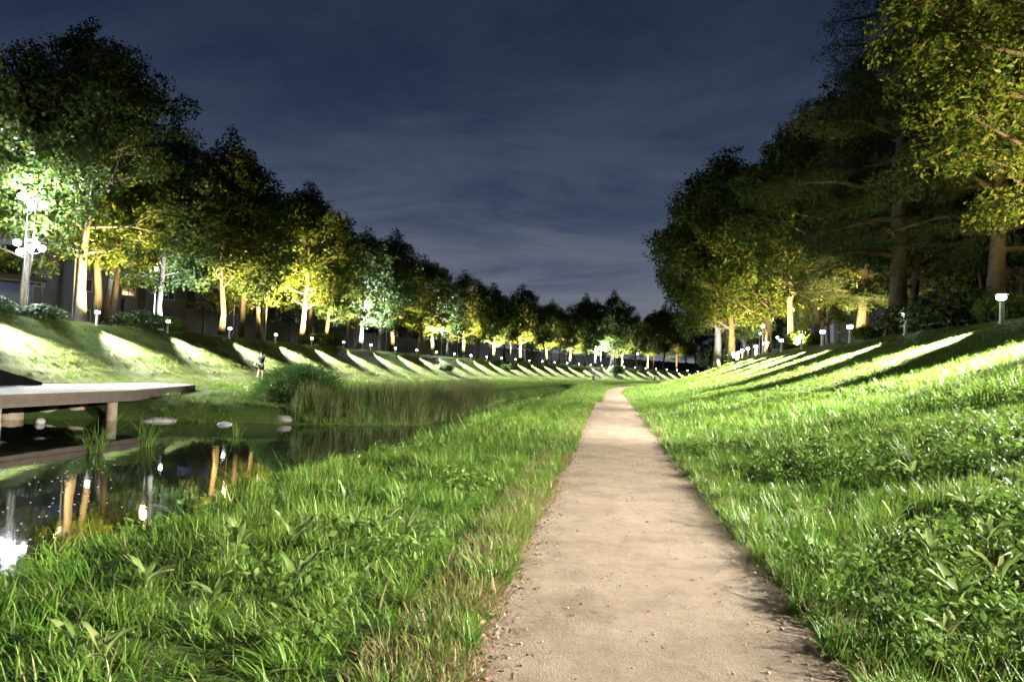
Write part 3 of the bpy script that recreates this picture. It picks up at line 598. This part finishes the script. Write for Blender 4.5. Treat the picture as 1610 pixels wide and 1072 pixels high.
for i, (s, d, rz, shm, lab) in enumerate([(127, -9.0, 0, SHIRT_D, 'distant person in dark clothes, left of the pair beside the far stream'), (128, -8.2, 0, SHIRT_P, 'distant person in pale top, right of the pair beside the far stream'),
                                (196, -15, 3.0, SHIRT_D, 'distant dark figure, left of the pair beyond the path end'), (199, -14.4, 3.1, SHIRT_D, 'distant dark figure, right of the pair beyond the path end'), (222, -14.5, 3.1, SHIRT_D, 'farthest lone dark figure at the foot of the right slope')]):
    p = pt(s, d, -.01); person(*p, rz+head(s), 1.0, lab, shm, 'distant walkers')

# ------------------------------------------------------------------ buildings
def building(name, label, s, d, rz, wx, dy, h, wall, rows, cols, lit, face=1, wsz=(1.3, 1.1)):
    o = thing(name, label, 'building', pt(s, d, -.2), rz)
    mb = MB().box((-wx/2, -dy/2, 0), (wx/2, dy/2, h)); ob('wall', mb.mesh('wall', wall), o)
    ob('roof', MB().box((-wx/2-.3, -dy/2-.3, h), (wx/2+.3, dy/2+.3, h+.35)).mesh('roof', M['dark_metal']), o)
    fr = MB().box((-wsz[0]/2-.08, -.05, -.08), (wsz[0]/2+.08, .0, 0)).box((-wsz[0]/2-.08, -.05, wsz[1]), (wsz[0]/2+.08, 0, wsz[1]+.08)).box((-wsz[0]/2-.08, -.05, 0), (-wsz[0]/2, 0, wsz[1])).box((wsz[0]/2, -.05, 0), (wsz[0]/2+.08, 0, wsz[1])).box((-.03, -.045, 0), (.03, 0, wsz[1])).mesh('window_frame', M['win_frame'])
    pane = {k: MB().box((-wsz[0]/2, -.02, 0), (wsz[0]/2, -.003, wsz[1])).mesh('window', mm) for k, mm in ((0, M['win_dark']), (1, M['win_lit']), (2, M['win_cool']))}
    for r_ in range(rows):
        for c_ in range(cols):
            x = -wx/2+wx*(c_+.5)/cols; z = 1.0+r_*3.0
            wn = ob('window', pane[lit.get((r_, c_), 0)], o, (x, -dy/2, z)); ob('window_frame', fr, wn)
    return o
building('apartment_house', 'dark two-storey house behind the left trunks with a small window', 62, -58, R(62), 34, 10, 7.0, M['wall'], 2, 8, {(0, 6): 2})
building('apartment_house', 'dim house with a warm lit window behind the left lamp row', 102, -56, R(70), 34, 10, 7.0, M['wall_pale'], 2, 8, {(0, 3): 1, (0, 4): 2, (1, 6): 2})
building('apartment_house', 'far pale house behind the distant left trees', 150, -56, R(64), 40, 10, 7.0, M['wall'], 2, 9, {(0, 2): 1, (0, 6): 2})
building('apartment_house', 'dark low house behind the near left lamp post', 34, -62, R(52), 26, 10, 7.0, M['wall'], 2, 6, {(0, 1): 2})
building('apartment_house', 'dark brick house in shadow behind the right trees', 52, 38, R(-80), 40, 8, 6.5, M['wall'], 2, 9, {(0, 5): 1})
building('apartment_house', 'dim house behind the far right trunks', 100, 36, R(-88), 40, 8, 6.5, M['wall'], 2, 9, {(0, 4): 1, (0, 6): 2})
tw = building('tower_block', 'distant tower block top with lit windows above the trees', 200, 30, 0, 9, 9, 26.5, M['wall_pale'], 8, 3, {(7, 1): 2, (7, 2): 2, (6, 2): 2, (7, 0): 2}, wsz=(2.2, 1.4))
tw.location = (-5.5, 335, 3)
bw = thing('boundary_wall', 'long dark garden wall closing the view behind the left bank trees', 'wall', (0, 0, 0))
PANEL = MB().box((-3.02, -.10, -.4), (3.02, .10, 3.3)).mesh('wall_panel', M['wall']); PIER = MB().box((-.22, -.2, -.4), (.22, .2, 3.5)).box((-.28, -.26, 3.5), (.28, .26, 3.6)).mesh('wall_pier', M['wall_pale'])
for s in np.arange(70, 330, 6.0):
    x, y, z = pt(s*1.0, -48); k_ = (RAD+48)/RAD if s > S0 else 1
    ob('wall_panel', PANEL, bw, (x, y, z), (0, 0, math.pi/2+head(s)), (k_*1.0, 1, 1)); x, y, z = pt(s+3, -48); ob('wall_pier', PIER, bw, (x, y, z), (0, 0, math.pi/2+head(s+3)))
# shelter with blue panels behind the trunks
sh = thing('play_shelter', 'dark blue panelled shelter with pale metal frame behind the left trunks', 'shelter', pt(47.0, -42.5), R(58))
ob('frame', MB().box((-2.2, -.9, 0), (-2.1, -.8, 2.6)).box((2.1, -.9, 0), (2.2, -.8, 2.6)).box((-2.2, -.9, 2.6), (2.2, -.8, 2.7)).box((-.6, -.9, 1.2), (-.52, -.82, 2.6)).box((-2.2, .8, 0), (-2.1, .9, 2.6)).box((2.1, .8, 0), (2.2, .9, 2.6)).mesh('frame', M['win_frame']), sh)
ob('panel', MB().box((-2.1, .78, 1.1), (2.1, .84, 2.58)).mesh('panel', M['blue']), sh)
ob('roof', MB().tube([(-2.4, 0, 2.75), (-2.4, 0, 2.8)], [.01, .01], 4).prism([(-2.5, -1.1, 2.72), (-2.5, 0, 3.15), (-2.5, 1.1, 2.72)], (5, 0, 0)).mesh('roof', M['wall']), sh)
for x in (-1.5, .2, 1.3): ob('seat', MB().box((x-.25, .1, .42), (x+.25, .55, .5)).box((x-.25, .5, .5), (x+.25, .56, 1.0)).mesh('seat', M['orange']), sh)
wl = thing('low_stone_wall', 'low pale stone wall between the trunks at the left', 'wall', pt(44, -38.6), R(84))
for i in range(14): ob('stone_block', MB().box((-.42, -.2, -.1), (.42, .2, .55)).mesh('stone_block', M['stone']) if i == 0 else wl.children[0].data, wl, (-6+i*.86, .02*(i % 3), .01*(i % 2)), (0, 0, .02*((i*7) % 3-1)))

# ------------------------------------------------------------------ blades and tufts (stuff)
def tuft(g_, n, rad, l0, l1, wid, seg, arch=.6, spread=.5):
    V = []; F = []; k = 0
    for i in range(n):
        q = rad*math.sqrt(g_.uniform()); a = g_.uniform(0, 6.28); base = np.array([q*math.cos(a), q*math.sin(a), -.03])
        az = a+g_.normal(0, 1.2); ln = g_.uniform(l0, l1); tilt = abs(g_.normal(0, spread)); bend = g_.uniform(.1, 1)*arch
        dirh = np.array([math.cos(az), math.sin(az), 0]); side = np.array([-math.sin(az), math.cos(az), 0]); p = base.copy(); ang = tilt
        tw_ = g_.uniform(-.7, .7); side = side*math.cos(tw_)+dirh*math.sin(tw_); wv = wid*g_.uniform(.6, 1.3)
        for j in range(seg):
            u = j/seg; ww = wv*(1-u*.75)*(.75+.25*min(1, u*4))
            V += [p-side*ww/2, p+side*ww/2]; p = p+(dirh*math.sin(ang)+np.array([0, 0, 1])*math.cos(ang))*ln/seg; ang += bend*2.0/seg
        V.append(p)
        for j in range(seg-1): o_ = k+2*j; F += [(o_, o_+1, o_+3), (o_, o_+3, o_+2)]
        o_ = k+2*(seg-1); F.append((o_, o_+1, o_+2)); k += 2*seg+1
    return np.array(V), np.array(F)
def weedtuft(g_, n, rad, h, size):
    V = []; B = []
    for i in range(n):
        q = rad*math.sqrt(g_.uniform()); a = g_.uniform(0, 6.28); hh = h*g_.uniform(.3, 1)
        for j in range(4): V.append((q*math.cos(a)+g_.normal(0, .03), q*math.sin(a)+g_.normal(0, .03), hh*(.5+.17*j))); B.append((g_.normal(0, .5), g_.normal(0, .5), .9))
    return leaves(np.array(V), np.array(B), size, g_, .6, .35)
def proto(name, variants, mt):
    c = bpy.data.collections.new(name)
    for i, (v, f) in enumerate(variants):
        c.objects.link(bpy.data.objects.new(f'{name}_{i:02d}', mk(name, v, f, None, [mt])))
    return c, len(variants)
def scatter_obj(name, label, pts, rot, scl, coll, nvar, g_):
    me = bpy.data.meshes.new(name); n = len(pts); me.vertices.add(n); me.vertices.foreach_set('co', np.asarray(pts, np.float32).ravel())
    a = me.attributes.new('rot', 'FLOAT_VECTOR', 'POINT'); a.data.foreach_set('vector', np.asarray(rot, np.float32).ravel())
    a = me.attributes.new('scl', 'FLOAT_VECTOR', 'POINT'); a.data.foreach_set('vector', np.asarray(scl, np.float32).ravel())
    a = me.attributes.new('idx', 'INT', 'POINT'); a.data.foreach_set('value', g_.integers(0, nvar, n).astype(np.int32))
    o = ob(name, me); o['kind'] = 'stuff'; o['label'] = label; o['category'] = 'grass'
    ng = bpy.data.node_groups.new(name, 'GeometryNodeTree')
    ng.interface.new_socket('Geometry', in_out='INPUT', socket_type='NodeSocketGeometry'); ng.interface.new_socket('Geometry', in_out='OUTPUT', socket_type='NodeSocketGeometry')
    gi = ng.nodes.new('NodeGroupInput'); go = ng.nodes.new('NodeGroupOutput'); ip = ng.nodes.new('GeometryNodeInstanceOnPoints')
    ci = ng.nodes.new('GeometryNodeCollectionInfo'); ci.inputs['Collection'].default_value = coll; ci.inputs['Separate Children'].default_value = True; ci.inputs['Reset Children'].default_value = True
    ip.inputs['Pick Instance'].default_value = True
    def na(nm, ty): q = ng.nodes.new('GeometryNodeInputNamedAttribute'); q.data_type = ty; q.inputs['Name'].default_value = nm; return q
    ng.links.new(gi.outputs[0], ip.inputs['Points']); ng.links.new(ci.outputs[0], ip.inputs['Instance'])
    ng.links.new(na('idx', 'INT').outputs['Attribute'], ip.inputs['Instance Index']); ng.links.new(na('rot', 'FLOAT_VECTOR').outputs['Attribute'], ip.inputs['Rotation']); ng.links.new(na('scl', 'FLOAT_VECTOR').outputs['Attribute'], ip.inputs['Scale'])
    ng.links.new(ip.outputs[0], go.inputs[0])
    md = o.modifiers.new('scatter', 'NODES'); md.node_group = ng; return o
def sample(g_, s0, s1, d0, d1, dens, mask=None):
    n = int((s1-s0)*(d1-d0)*dens); s = g_.uniform(s0, s1, n); d = g_.uniform(d0, d1, n)
    x, y = P(s, d); az = np.degrees(np.arctan2(x, y)); k = (az > -52) & (az < 38) & (np.abs(d-DP) > .95)
    if mask is not None: k &= mask(s, d)
    return s[k], d[k]
def place(name, label, sets, coll, nv, g_, smin=.8, smax=1.25, hfun=None, tilt=.12, dz=0):
    s = np.concatenate([a[0] for a in sets]); d = np.concatenate([a[1] for a in sets]); x, y = P(s, d); z = H(s, d)+dz
    ok = z > -.78; s, d, x, y, z = s[ok], d[ok], x[ok], y[ok], z[ok]; n = len(s)
    rot = np.stack([g_.normal(0, tilt, n), g_.normal(0, tilt, n), g_.uniform(0, 6.28, n)], 1)
    sc = g_.uniform(smin, smax, n); hs = sc*(hfun(s, d) if hfun else 1)
    return scatter_obj(name, label, np.stack([x, y, z], 1), rot, np.stack([sc, sc, hs], 1), coll, nv, g_)
g = np.random.default_rng(99)
def patch(g_, size, n, l0, l1, wid, seg, arch, spread, clump=.0):
    """a square of turf, blades spread evenly with small clumps and height waves"""
    base = g_.uniform(-size/2, size/2, (n, 2)); k_ = max(4, int(size*size*9)); cen = g_.uniform(-size/2, size/2, (k_, 2)); wh = g_.integers(0, k_, n)
    pick = g_.uniform(size=n) < clump; base[pick] = cen[wh[pick]]+g_.normal(0, size*.05, (pick.sum(), 2)); base = np.clip(base, -size*.54, size*.54)
    chh = g_.uniform(.55, 1.45, k_); near = ((base[:, None]-cen[None])**2).sum(2).argmin(1)
    caz = g_.uniform(0, 6.28, k_)
    ln = g_.uniform(l0, l1, n)*chh[near]; az = np.where(g_.uniform(size=n) < .45, caz[near]+g_.normal(0, .5, n), g_.uniform(0, 6.28, n))
    ang = np.abs(g_.normal(0, spread, n)); bend = g_.uniform(.1, 1, n)*arch*2/seg; tw_ = g_.uniform(-.7, .7, n)
    dh = np.stack([np.cos(az), np.sin(az), 0*az], 1); sd = np.stack([-np.sin(az), np.cos(az), 0*az], 1); sd = sd*np.cos(tw_)[:, None]+dh*np.sin(tw_)[:, None]
    wv = wid*g_.uniform(.55, 1.35, n); p = np.column_stack([base, np.full(n, -.06)]); rows = []
    for j in range(seg):
        u = j/seg; ww = (wv*(1-u*.7)*(.75+.25*min(1, u*4)))[:, None]; rows += [p-sd*ww/2, p+sd*ww/2]
        p = p+(dh*np.sin(ang)[:, None]+np.array([0, 0, 1.])*np.cos(ang)[:, None])*(ln/seg)[:, None]; ang = ang+bend
    rows.append(p); m_ = 2*seg+1; v = np.stack(rows, 1).reshape(-1, 3); o_ = np.arange(n)*m_; F = []
    for j in range(seg-1): F += [np.stack([o_+2*j, o_+2*j+1, o_+2*j+3], 1), np.stack([o_+2*j, o_+2*j+3, o_+2*j+2], 1)]
    F.append(np.stack([o_+2*(seg-1), o_+2*(seg-1)+1, o_+2*(seg-1)+2], 1)); return v, np.concatenate(F)
cA, nA = proto('near_turf', [patch(g, .75, 1050, .08, .30, .0115, 4, .85, .55, .45) for _ in range(9)], M['grass'])
cB, nB = proto('mid_turf', [patch(g, 1.5, 1100, .10, .30, .020, 3, .75, .55, .45) for _ in range(6)], M['grass'])
cC, nC = proto('far_turf', [patch(g, 3.0, 1400, .10, .27, .036, 2, .5, .42, .3) for _ in range(6)], M['grass'])
cM, nM = proto('mown_turf', [patch(g, 2.0, 1400, .05, .15, .026, 2, .5, .55, .5) for _ in range(6)], M['grass_bank'])
cN, nN = proto('mown_near_turf', [patch(g, 1.0, 760, .05, .17, .017, 3, .7, .55, .6) for _ in range(6)], M['grass_bank'])
cD, nD = proto('dry_tuft', [tuft(g, 18, .09, .05, .17, .007, 3, .9, .8) for _ in range(6)], M['grass_dry'])
cW, nW = proto('weed_tuft', [weedtuft(g, 12, .16, .20, .05) for _ in range(6)], M['weed'])
cR, nR = proto('reed_clump', [tuft(g, 26, .28, .7, 1.35, .022, 4, .35, .16) for _ in range(6)], M['reed'])
hA = lambda s, d: np.clip(.95+.45*wob(s, d, 1.3, 3)+.25*wob(s, d, 4.1, 6), .4, 1.6)*np.clip(.35+(np.abs(d-DP)-.95)*1.1, .35, 1)
thin = lambda s, d: (wob(s, d, 2.2, 7) > -.55)
def turf(name, label, boxes, size, coll, nv, g_, hfun=None, mask=None):
    """square patches laid edge to edge and tilted to the ground; boxes: (s0, s1, d0, d1), laid from the edge nearest the path"""
    SS, DD = [], []
    for s0, s1, d0, d1 in boxes:
        ss = np.arange(s0+size/2, s1, size); n_ = max(1, round((d1-d0)/size)); dd = d0+(np.arange(n_)+.5)*(d1-d0)/n_
        a_, b2 = np.meshgrid(ss, dd, indexing='ij'); SS.append(a_.ravel()); DD.append(b2.ravel())
    s_, d_ = np.concatenate(SS), np.concatenate(DD); x, y = P(s_, d_); az = np.degrees(np.arctan2(x, y)); k = (az > -54) & (az < 40)
    if mask is not None: k &= mask(s_, d_)
    s_, d_, x, y = s_[k], d_[k], x[k], y[k]; h = size*.42; off = lambda q: np.where(np.abs(q-DP) < 1.3, DP+np.sign(q-DP)*1.3, q)
    zs = [H(s_+a_*h, off(d_+b2*h)) for a_, b2 in ((0, 0), (1, 0), (-1, 0), (0, 1), (0, -1))]; z = (zs[1]+zs[2]+zs[3]+zs[4])/4*.6+zs[0]*.4
    gs, gd_ = (zs[1]-zs[2])/(2*h), (zs[3]-zs[4])/(2*h); ok = z > -.75; rot = []
    for i in range(len(s_)):
        hd = head(s_[i]); nr = Vector((-gd_[i], -gs[i], 1)).normalized(); q = Vector((0, 0, 1)).rotation_difference(nr)
        rot.append(((Matrix.Rotation(hd, 3, 'Z') @ q.to_matrix()) @ Matrix.Rotation(int(g_.integers(0, 4))*math.pi/2, 3, 'Z')).to_euler())
    hs = (hfun(s_, d_) if hfun else np.ones(len(s_)))*g_.uniform(.9, 1.1, len(s_)); rot = np.array([tuple(r_) for r_ in rot])
    return scatter_obj(name, label, np.stack([x, y, z], 1)[ok], rot[ok], np.stack([hs*0+1.04, hs*0+1.04, hs], 1)[ok], coll, nv, g_)
hA = lambda s, d: np.clip(1.0+.35*wob(s, d, 1.3, 3)+.2*wob(s, d, 4.1, 6), .5, 1.6)*np.where(d > 0, 1.0, np.clip(.5+(np.abs(d-DP)-1.1)*.8, .5, 1))*(1-.65*sm(11.5, 14, d))*(1-.45*sm(3.5, 7, d)*sm(18, 26, s))*(1-.6*sm(-2.4, -3.8, d)*sm(40, 46, s)*(1-sm(64, 70, s)))
turf('meadow_grass', 'long green grass either side of the sand path in the foreground', [(2.25, 14.25, -4.95, -.74), (2.25, 14.25, 1.32, 9.6)], .75, cA, nA, g, hA)
turf('meadow_grass', 'long green grass along the middle stretch of the path', [(14.25, 41.25, -4.95, -.70), (14.25, 41.25, 1.32, 15.0)], 1.5, cB, nB, g, hA)
turf('far_meadow_grass', 'green grass flanking the far stretch of the path', [(41.25, 110.25, -5.2, -.7), (41.25, 110.25, 1.4, 15), (110.25, 272, -22, 15)], 3.0, cC, nC, g, hA)
turf('berm_grass', 'grass on the low flat beyond the stream', [(24, 33.75, -17, -6.3), (33.75, 60, -21.3, -6.3)], 1.5, cB, nB, g, lambda s, d: .7+.3*wob(s, d, .8, 2))
turf('far_berm_grass', 'grass on the far flat beyond the stream', [(60, 111, -21.3, -7.4)], 3.0, cC, nC, g, lambda s, d: .7+.3*wob(s, d, .8, 2))
turf('left_bank_grass', 'short mown yellow green grass on the near left slope', [(22, 72, -31.3, -21.3)], 1.0, cN, nN, g, lambda s, d: 1.0+.6*wob(s, d, .9, 3))
turf('far_left_bank_grass', 'short mown yellow green grass on the far left slope', [(72, 272, -31.3, -21.3)], 2.0, cM, nM, g)
place('path_edge_grass', 'dry trampled grass fringing the sand path', [sample(g, 2.6, 16, -1.15, -.60, 330, lambda s, d: H(s, d) > -.01), sample(g, 16, 34, -1.1, -.6, 160), sample(g, 2.6, 30, 1.22, 1.6, 90)], cD, nD, g)
cG, nG = proto('edge_tuft', [tuft(g, 16, .08, .06, .20, .0095, 3, .9, .7) for _ in range(6)], M['grass'])
place('edge_grass', 'green grass tufts creeping over the edges of the sand path', [sample(g, 2.6, 18, -1.0, -.55, 70, lambda s, d: (H(s, d) > -.03) & (wob(s, d*0, 1.5, 6) > -.3)), sample(g, 2.6, 18, 1.2, 1.6, 90)], cG, nG, g, hfun=lambda s, d: .9+.3*wob(s, d, 3, 2))
place('clover_weeds', 'small broad-leaved weeds mixed into the foreground grass', [sample(g, 2.6, 16, 1.6, 9, 15, lambda s, d: wob(s, d, 1.1, 1) > -.1), sample(g, 2.6, 14, -4.4, -1.3, 5, lambda s, d: wob(s, d, 1.3, 4) > .1)], cW, nW, g, .7, 1.5)
dist = lambda s, d: np.interp(s, FS, FD)-d
place('reed_bed', 'dense green brown reeds along the far edge of the stream', [sample(g, 26.5, 34, -12, -6.2, 16, lambda s, d: (dist(s, d) > .1) & (dist(s, d) < 3.4)), sample(g, 33, 54, -9.5, -6.2, 11, lambda s, d: (dist(s, d) > 0) & (dist(s, d) < 2.6))], cR, nR, g, .65, 1.0, dz=0)
# grassy mound
gm = np.random.default_rng(3); V = []; F = []; k = 0
n = 5200; th = gm.uniform(0, 6.28, n); ph = np.arccos(gm.uniform(.02, 1, n)); rx, ry, rz_ = 1.75, 1.5, 1.65
bv, bf = [], []
for i in range(n):
    nrm = np.array([math.sin(ph[i])*math.cos(th[i]), math.sin(ph[i])*math.sin(th[i]), math.cos(ph[i])]); lump = 1+.10*math.sin(4*th[i]+1)*math.sin(ph[i])+.06*math.sin(9*th[i])
    p = nrm*np.array([rx, ry, rz_])*lump*gm.uniform(.86, 1.0); ln = gm.uniform(.25, .6); dr = nrm*.8+gm.normal(0, .35, 3); dr /= np.linalg.norm(dr); sd = np.cross(dr, gm.normal(size=3)); sd /= np.linalg.norm(sd); ww = .011
    m1 = p+dr*ln*.5; tip = m1+dr*ln*.4+np.array([0, 0, -ln*.35]); bv += [p-sd*ww, p+sd*ww, m1+sd*ww*.8, m1-sd*ww*.8, tip]; bf += [(k, k+1, k+2), (k, k+2, k+3), (k+3, k+2, k+4)]; k += 5
mo = thing('grassy_mound', 'dome of dense dark green overgrowth beside the stream', 'bush', (-12.7, 29.6, -.25), .4)
ob('foliage', mk('foliage', bv, bf, None, [M['mound']]), mo)
ob('core', MB().ball((0, 0, 0), (rx*.84, ry*.84, rz_*.84), 18, 12, .05).mesh('core', M['ground'], True), mo)
# sedge clumps in the pool
def sedge(x, y, sc, n, ln, label, seed, name='sedge_clump'):
    v, f = tuft(np.random.default_rng(seed), int(n*1.5), .20, ln*.5, ln*1.1, .022, 6, .8, .48); o = ob(name, mk(name, v, f, None, [M['weed']]), None, (x, y, -.82), (0, 0, seed), sc); return tag(o, label, 'plant')
sedge(-12.1, 16.4, 1.0, 60, 1.25, 'large fanned sedge clump standing in the pool, nearest the bridge', 41)
sedge(-11.9, 18.1, 1.0, 42, 1.15, 'narrower upright sedge clump just right of the large one', 42)
sedge(-11.4, 21.9, .8, 22, 1.0, 'thin yellowish sedge tuft in the water right of the flat stones', 43)
sedge(-5.35, 10.6, 1.0, 80, 1.0, 'dark bushy sedge clump overhanging the near stream edge', 44)
sedge(-5.2, 12.4, .9, 30, 1.3, 'sparse arching sedge on the near stream edge behind the dark clump', 45)

# dock plants with broad leaves
DL = []
for q in range(3):
    gd = np.random.default_rng(60+q); vv, ff = [], []; rows = 7
    for j in range(rows):
        u = j/(rows-1); wd = .17*math.sin(math.pi*min(1, .10+u*.90))**.8*(1.0 if u < .98 else .1); zc = u*.75-.42*u*u*(.8+.3*q); wv = .03*math.sin(j*2.1+q)
        vv += [(-wd/2, u, zc+.05+wv), (0, u, zc), (wd/2, u, zc+.05-wv)]
    for j in range(rows-1):
        a = j*3; ff += [(a, a+1, a+4, a+3), (a+1, a+2, a+5, a+4)]
    DL.append(mk('leaf', vv, None, ff, [M['dock']], smooth=True))
docks = [(-1.91,4.54,.34,5,'beside the dark hollow nearest the camera on the left'),(-2.05,6.0,.30,6,'left end of the dock patch in the middle of the left verge'),(-1.82,6.05,.34,7,'centre of the dock patch in the middle of the left verge'),(-1.62,6.1,.34,7,'right end of the dock patch in the middle of the left verge'),(-1.42,5.7,.26,5,'just in front of the dock patch, towards the path'),(-2.75,5.4,.40,6,'near the stream edge left of the dark hollow'),(-2.35,5.45,.40,5,'with one wide pale leaf left of the dock patch'),(-2.75,4.25,.34,6,'pale leaves near the stream edge at the left'),(-2.2,4.05,.26,5,'low in the dark grass at the lower left'),(-2.45,3.25,.26,6,'at the bottom left corner of the view'),(-2.25,3.2,.26,6,'second from the bottom left corner of the view'),(-2.6,7.3,.34,5,'on the stream edge beyond the dock patch'),(-2.3,8.5,.30,5,'farthest on the left verge'),
         (2.2,4.95,.42,8,'largest, with glossy leaves at the lower right'),(2.6,5.3,.40,7,'just right of the largest glossy one'),(1.75,5.8,.26,5,'small one beside the path edge at the right'),(1.95,7.7,.28,5,'by the right path edge in the middle distance'),(2.1,8.4,.26,5,'farther by the right path edge'),(2.6,7.1,.32,6,'in the middle of the right verge'),(3.3,7.2,.36,7,'towards the right frame edge'),(3.6,9.3,.32,6,'far in the right verge'),(2.5,6.1,.34,7,'between the path edge and the right frame edge'),(3.0,6.3,.38,8,'close to the right frame edge'),(1.9,4.4,.30,6,'low at the bottom right beside the path')]
gd = np.random.default_rng(77)
for (x, y, sz, nl, where) in docks:
    o = thing('dock_plant', f'broad-leaved dock plant {where}', 'plant', (x, y, hz(y, x)+.0), gd.uniform(0, 6), 1, 'dock plants in the grass')
    for j in range(nl):
        s_ = .62*sz*gd.uniform(.7, 1.25); ob('leaf', DL[int(gd.integers(0, 3))], o, (0, 0, .12+.05*gd.uniform()), (gd.uniform(.05, .75), 0, j*2.4+gd.uniform(-.4, .4)), (s_*1.25, s_, s_))

# fallen leaves along the path edges, crumbs on the sand, specks on the water
gl = np.random.default_rng(12); n = 5200; s = 2.6+22*gl.uniform(size=n)**1.6; side = gl.uniform(size=n) < .78
d = np.where(side, -.70+gl.normal(0, .12, n), 1.33+gl.normal(0, .09, n)); n2 = 260; s = np.concatenate([s, gl.uniform(3, 16, n2)]); d = np.concatenate([d, gl.uniform(-.6, 1.3, n2)])
x, y = P(s, d); z = np.maximum(H(s, d), .004)+gl.uniform(.006, .03, len(s))
z[-n2:] = .010
v, f = leaves(np.stack([x, y, z], 1), np.tile((0, 0, 1.), (len(s), 1)), .036, gl, .5, .35)
o = ob('fallen_leaves', mk('fallen_leaves', v, f, None, [M['litter']])); o['kind'] = 'stuff'; o['label'] = 'brown leaf litter along the edges of the sand path'; o['category'] = 'leaf litter'
gl = np.random.default_rng(14); n = 110; y = gl.uniform(7, 15, n); x = -y*gl.uniform(.72, .98, n)+gl.normal(0, .3, n); k = (x < -5.5); x, y = x[k], y[k]; mb = MB()
for a, b_ in zip(x, y): mb.ball((a, b_, -.797), (.016, .016, .008), 6, 4)
o = ob('floating_specks', mb.mesh('floating_specks', M['stone_pale'])); o['kind'] = 'stuff'; o['label'] = 'pale specks floating on the dark water'; o['category'] = 'flotsam'

gp = np.random.default_rng(15); mb = MB()
for i in range(900):
    y = 2.8+14*gp.uniform()**1.5; e_ = gp.uniform() < .55; d = (gp.choice([-.62, 1.25])+gp.normal(0, .12)) if e_ else gp.uniform(-.7, 1.35); r_ = gp.uniform(.004, .013)
    mb.ball((d, y, .004+r_*.3), (r_, r_*gp.uniform(.7, 1.2), r_*.6), 5, 3)
o = ob('pebbles', mb.mesh('pebbles', M['stone'])); o['kind'] = 'stuff'; o['label'] = 'tiny pebbles scattered over the sand path'; o['category'] = 'pebbles'
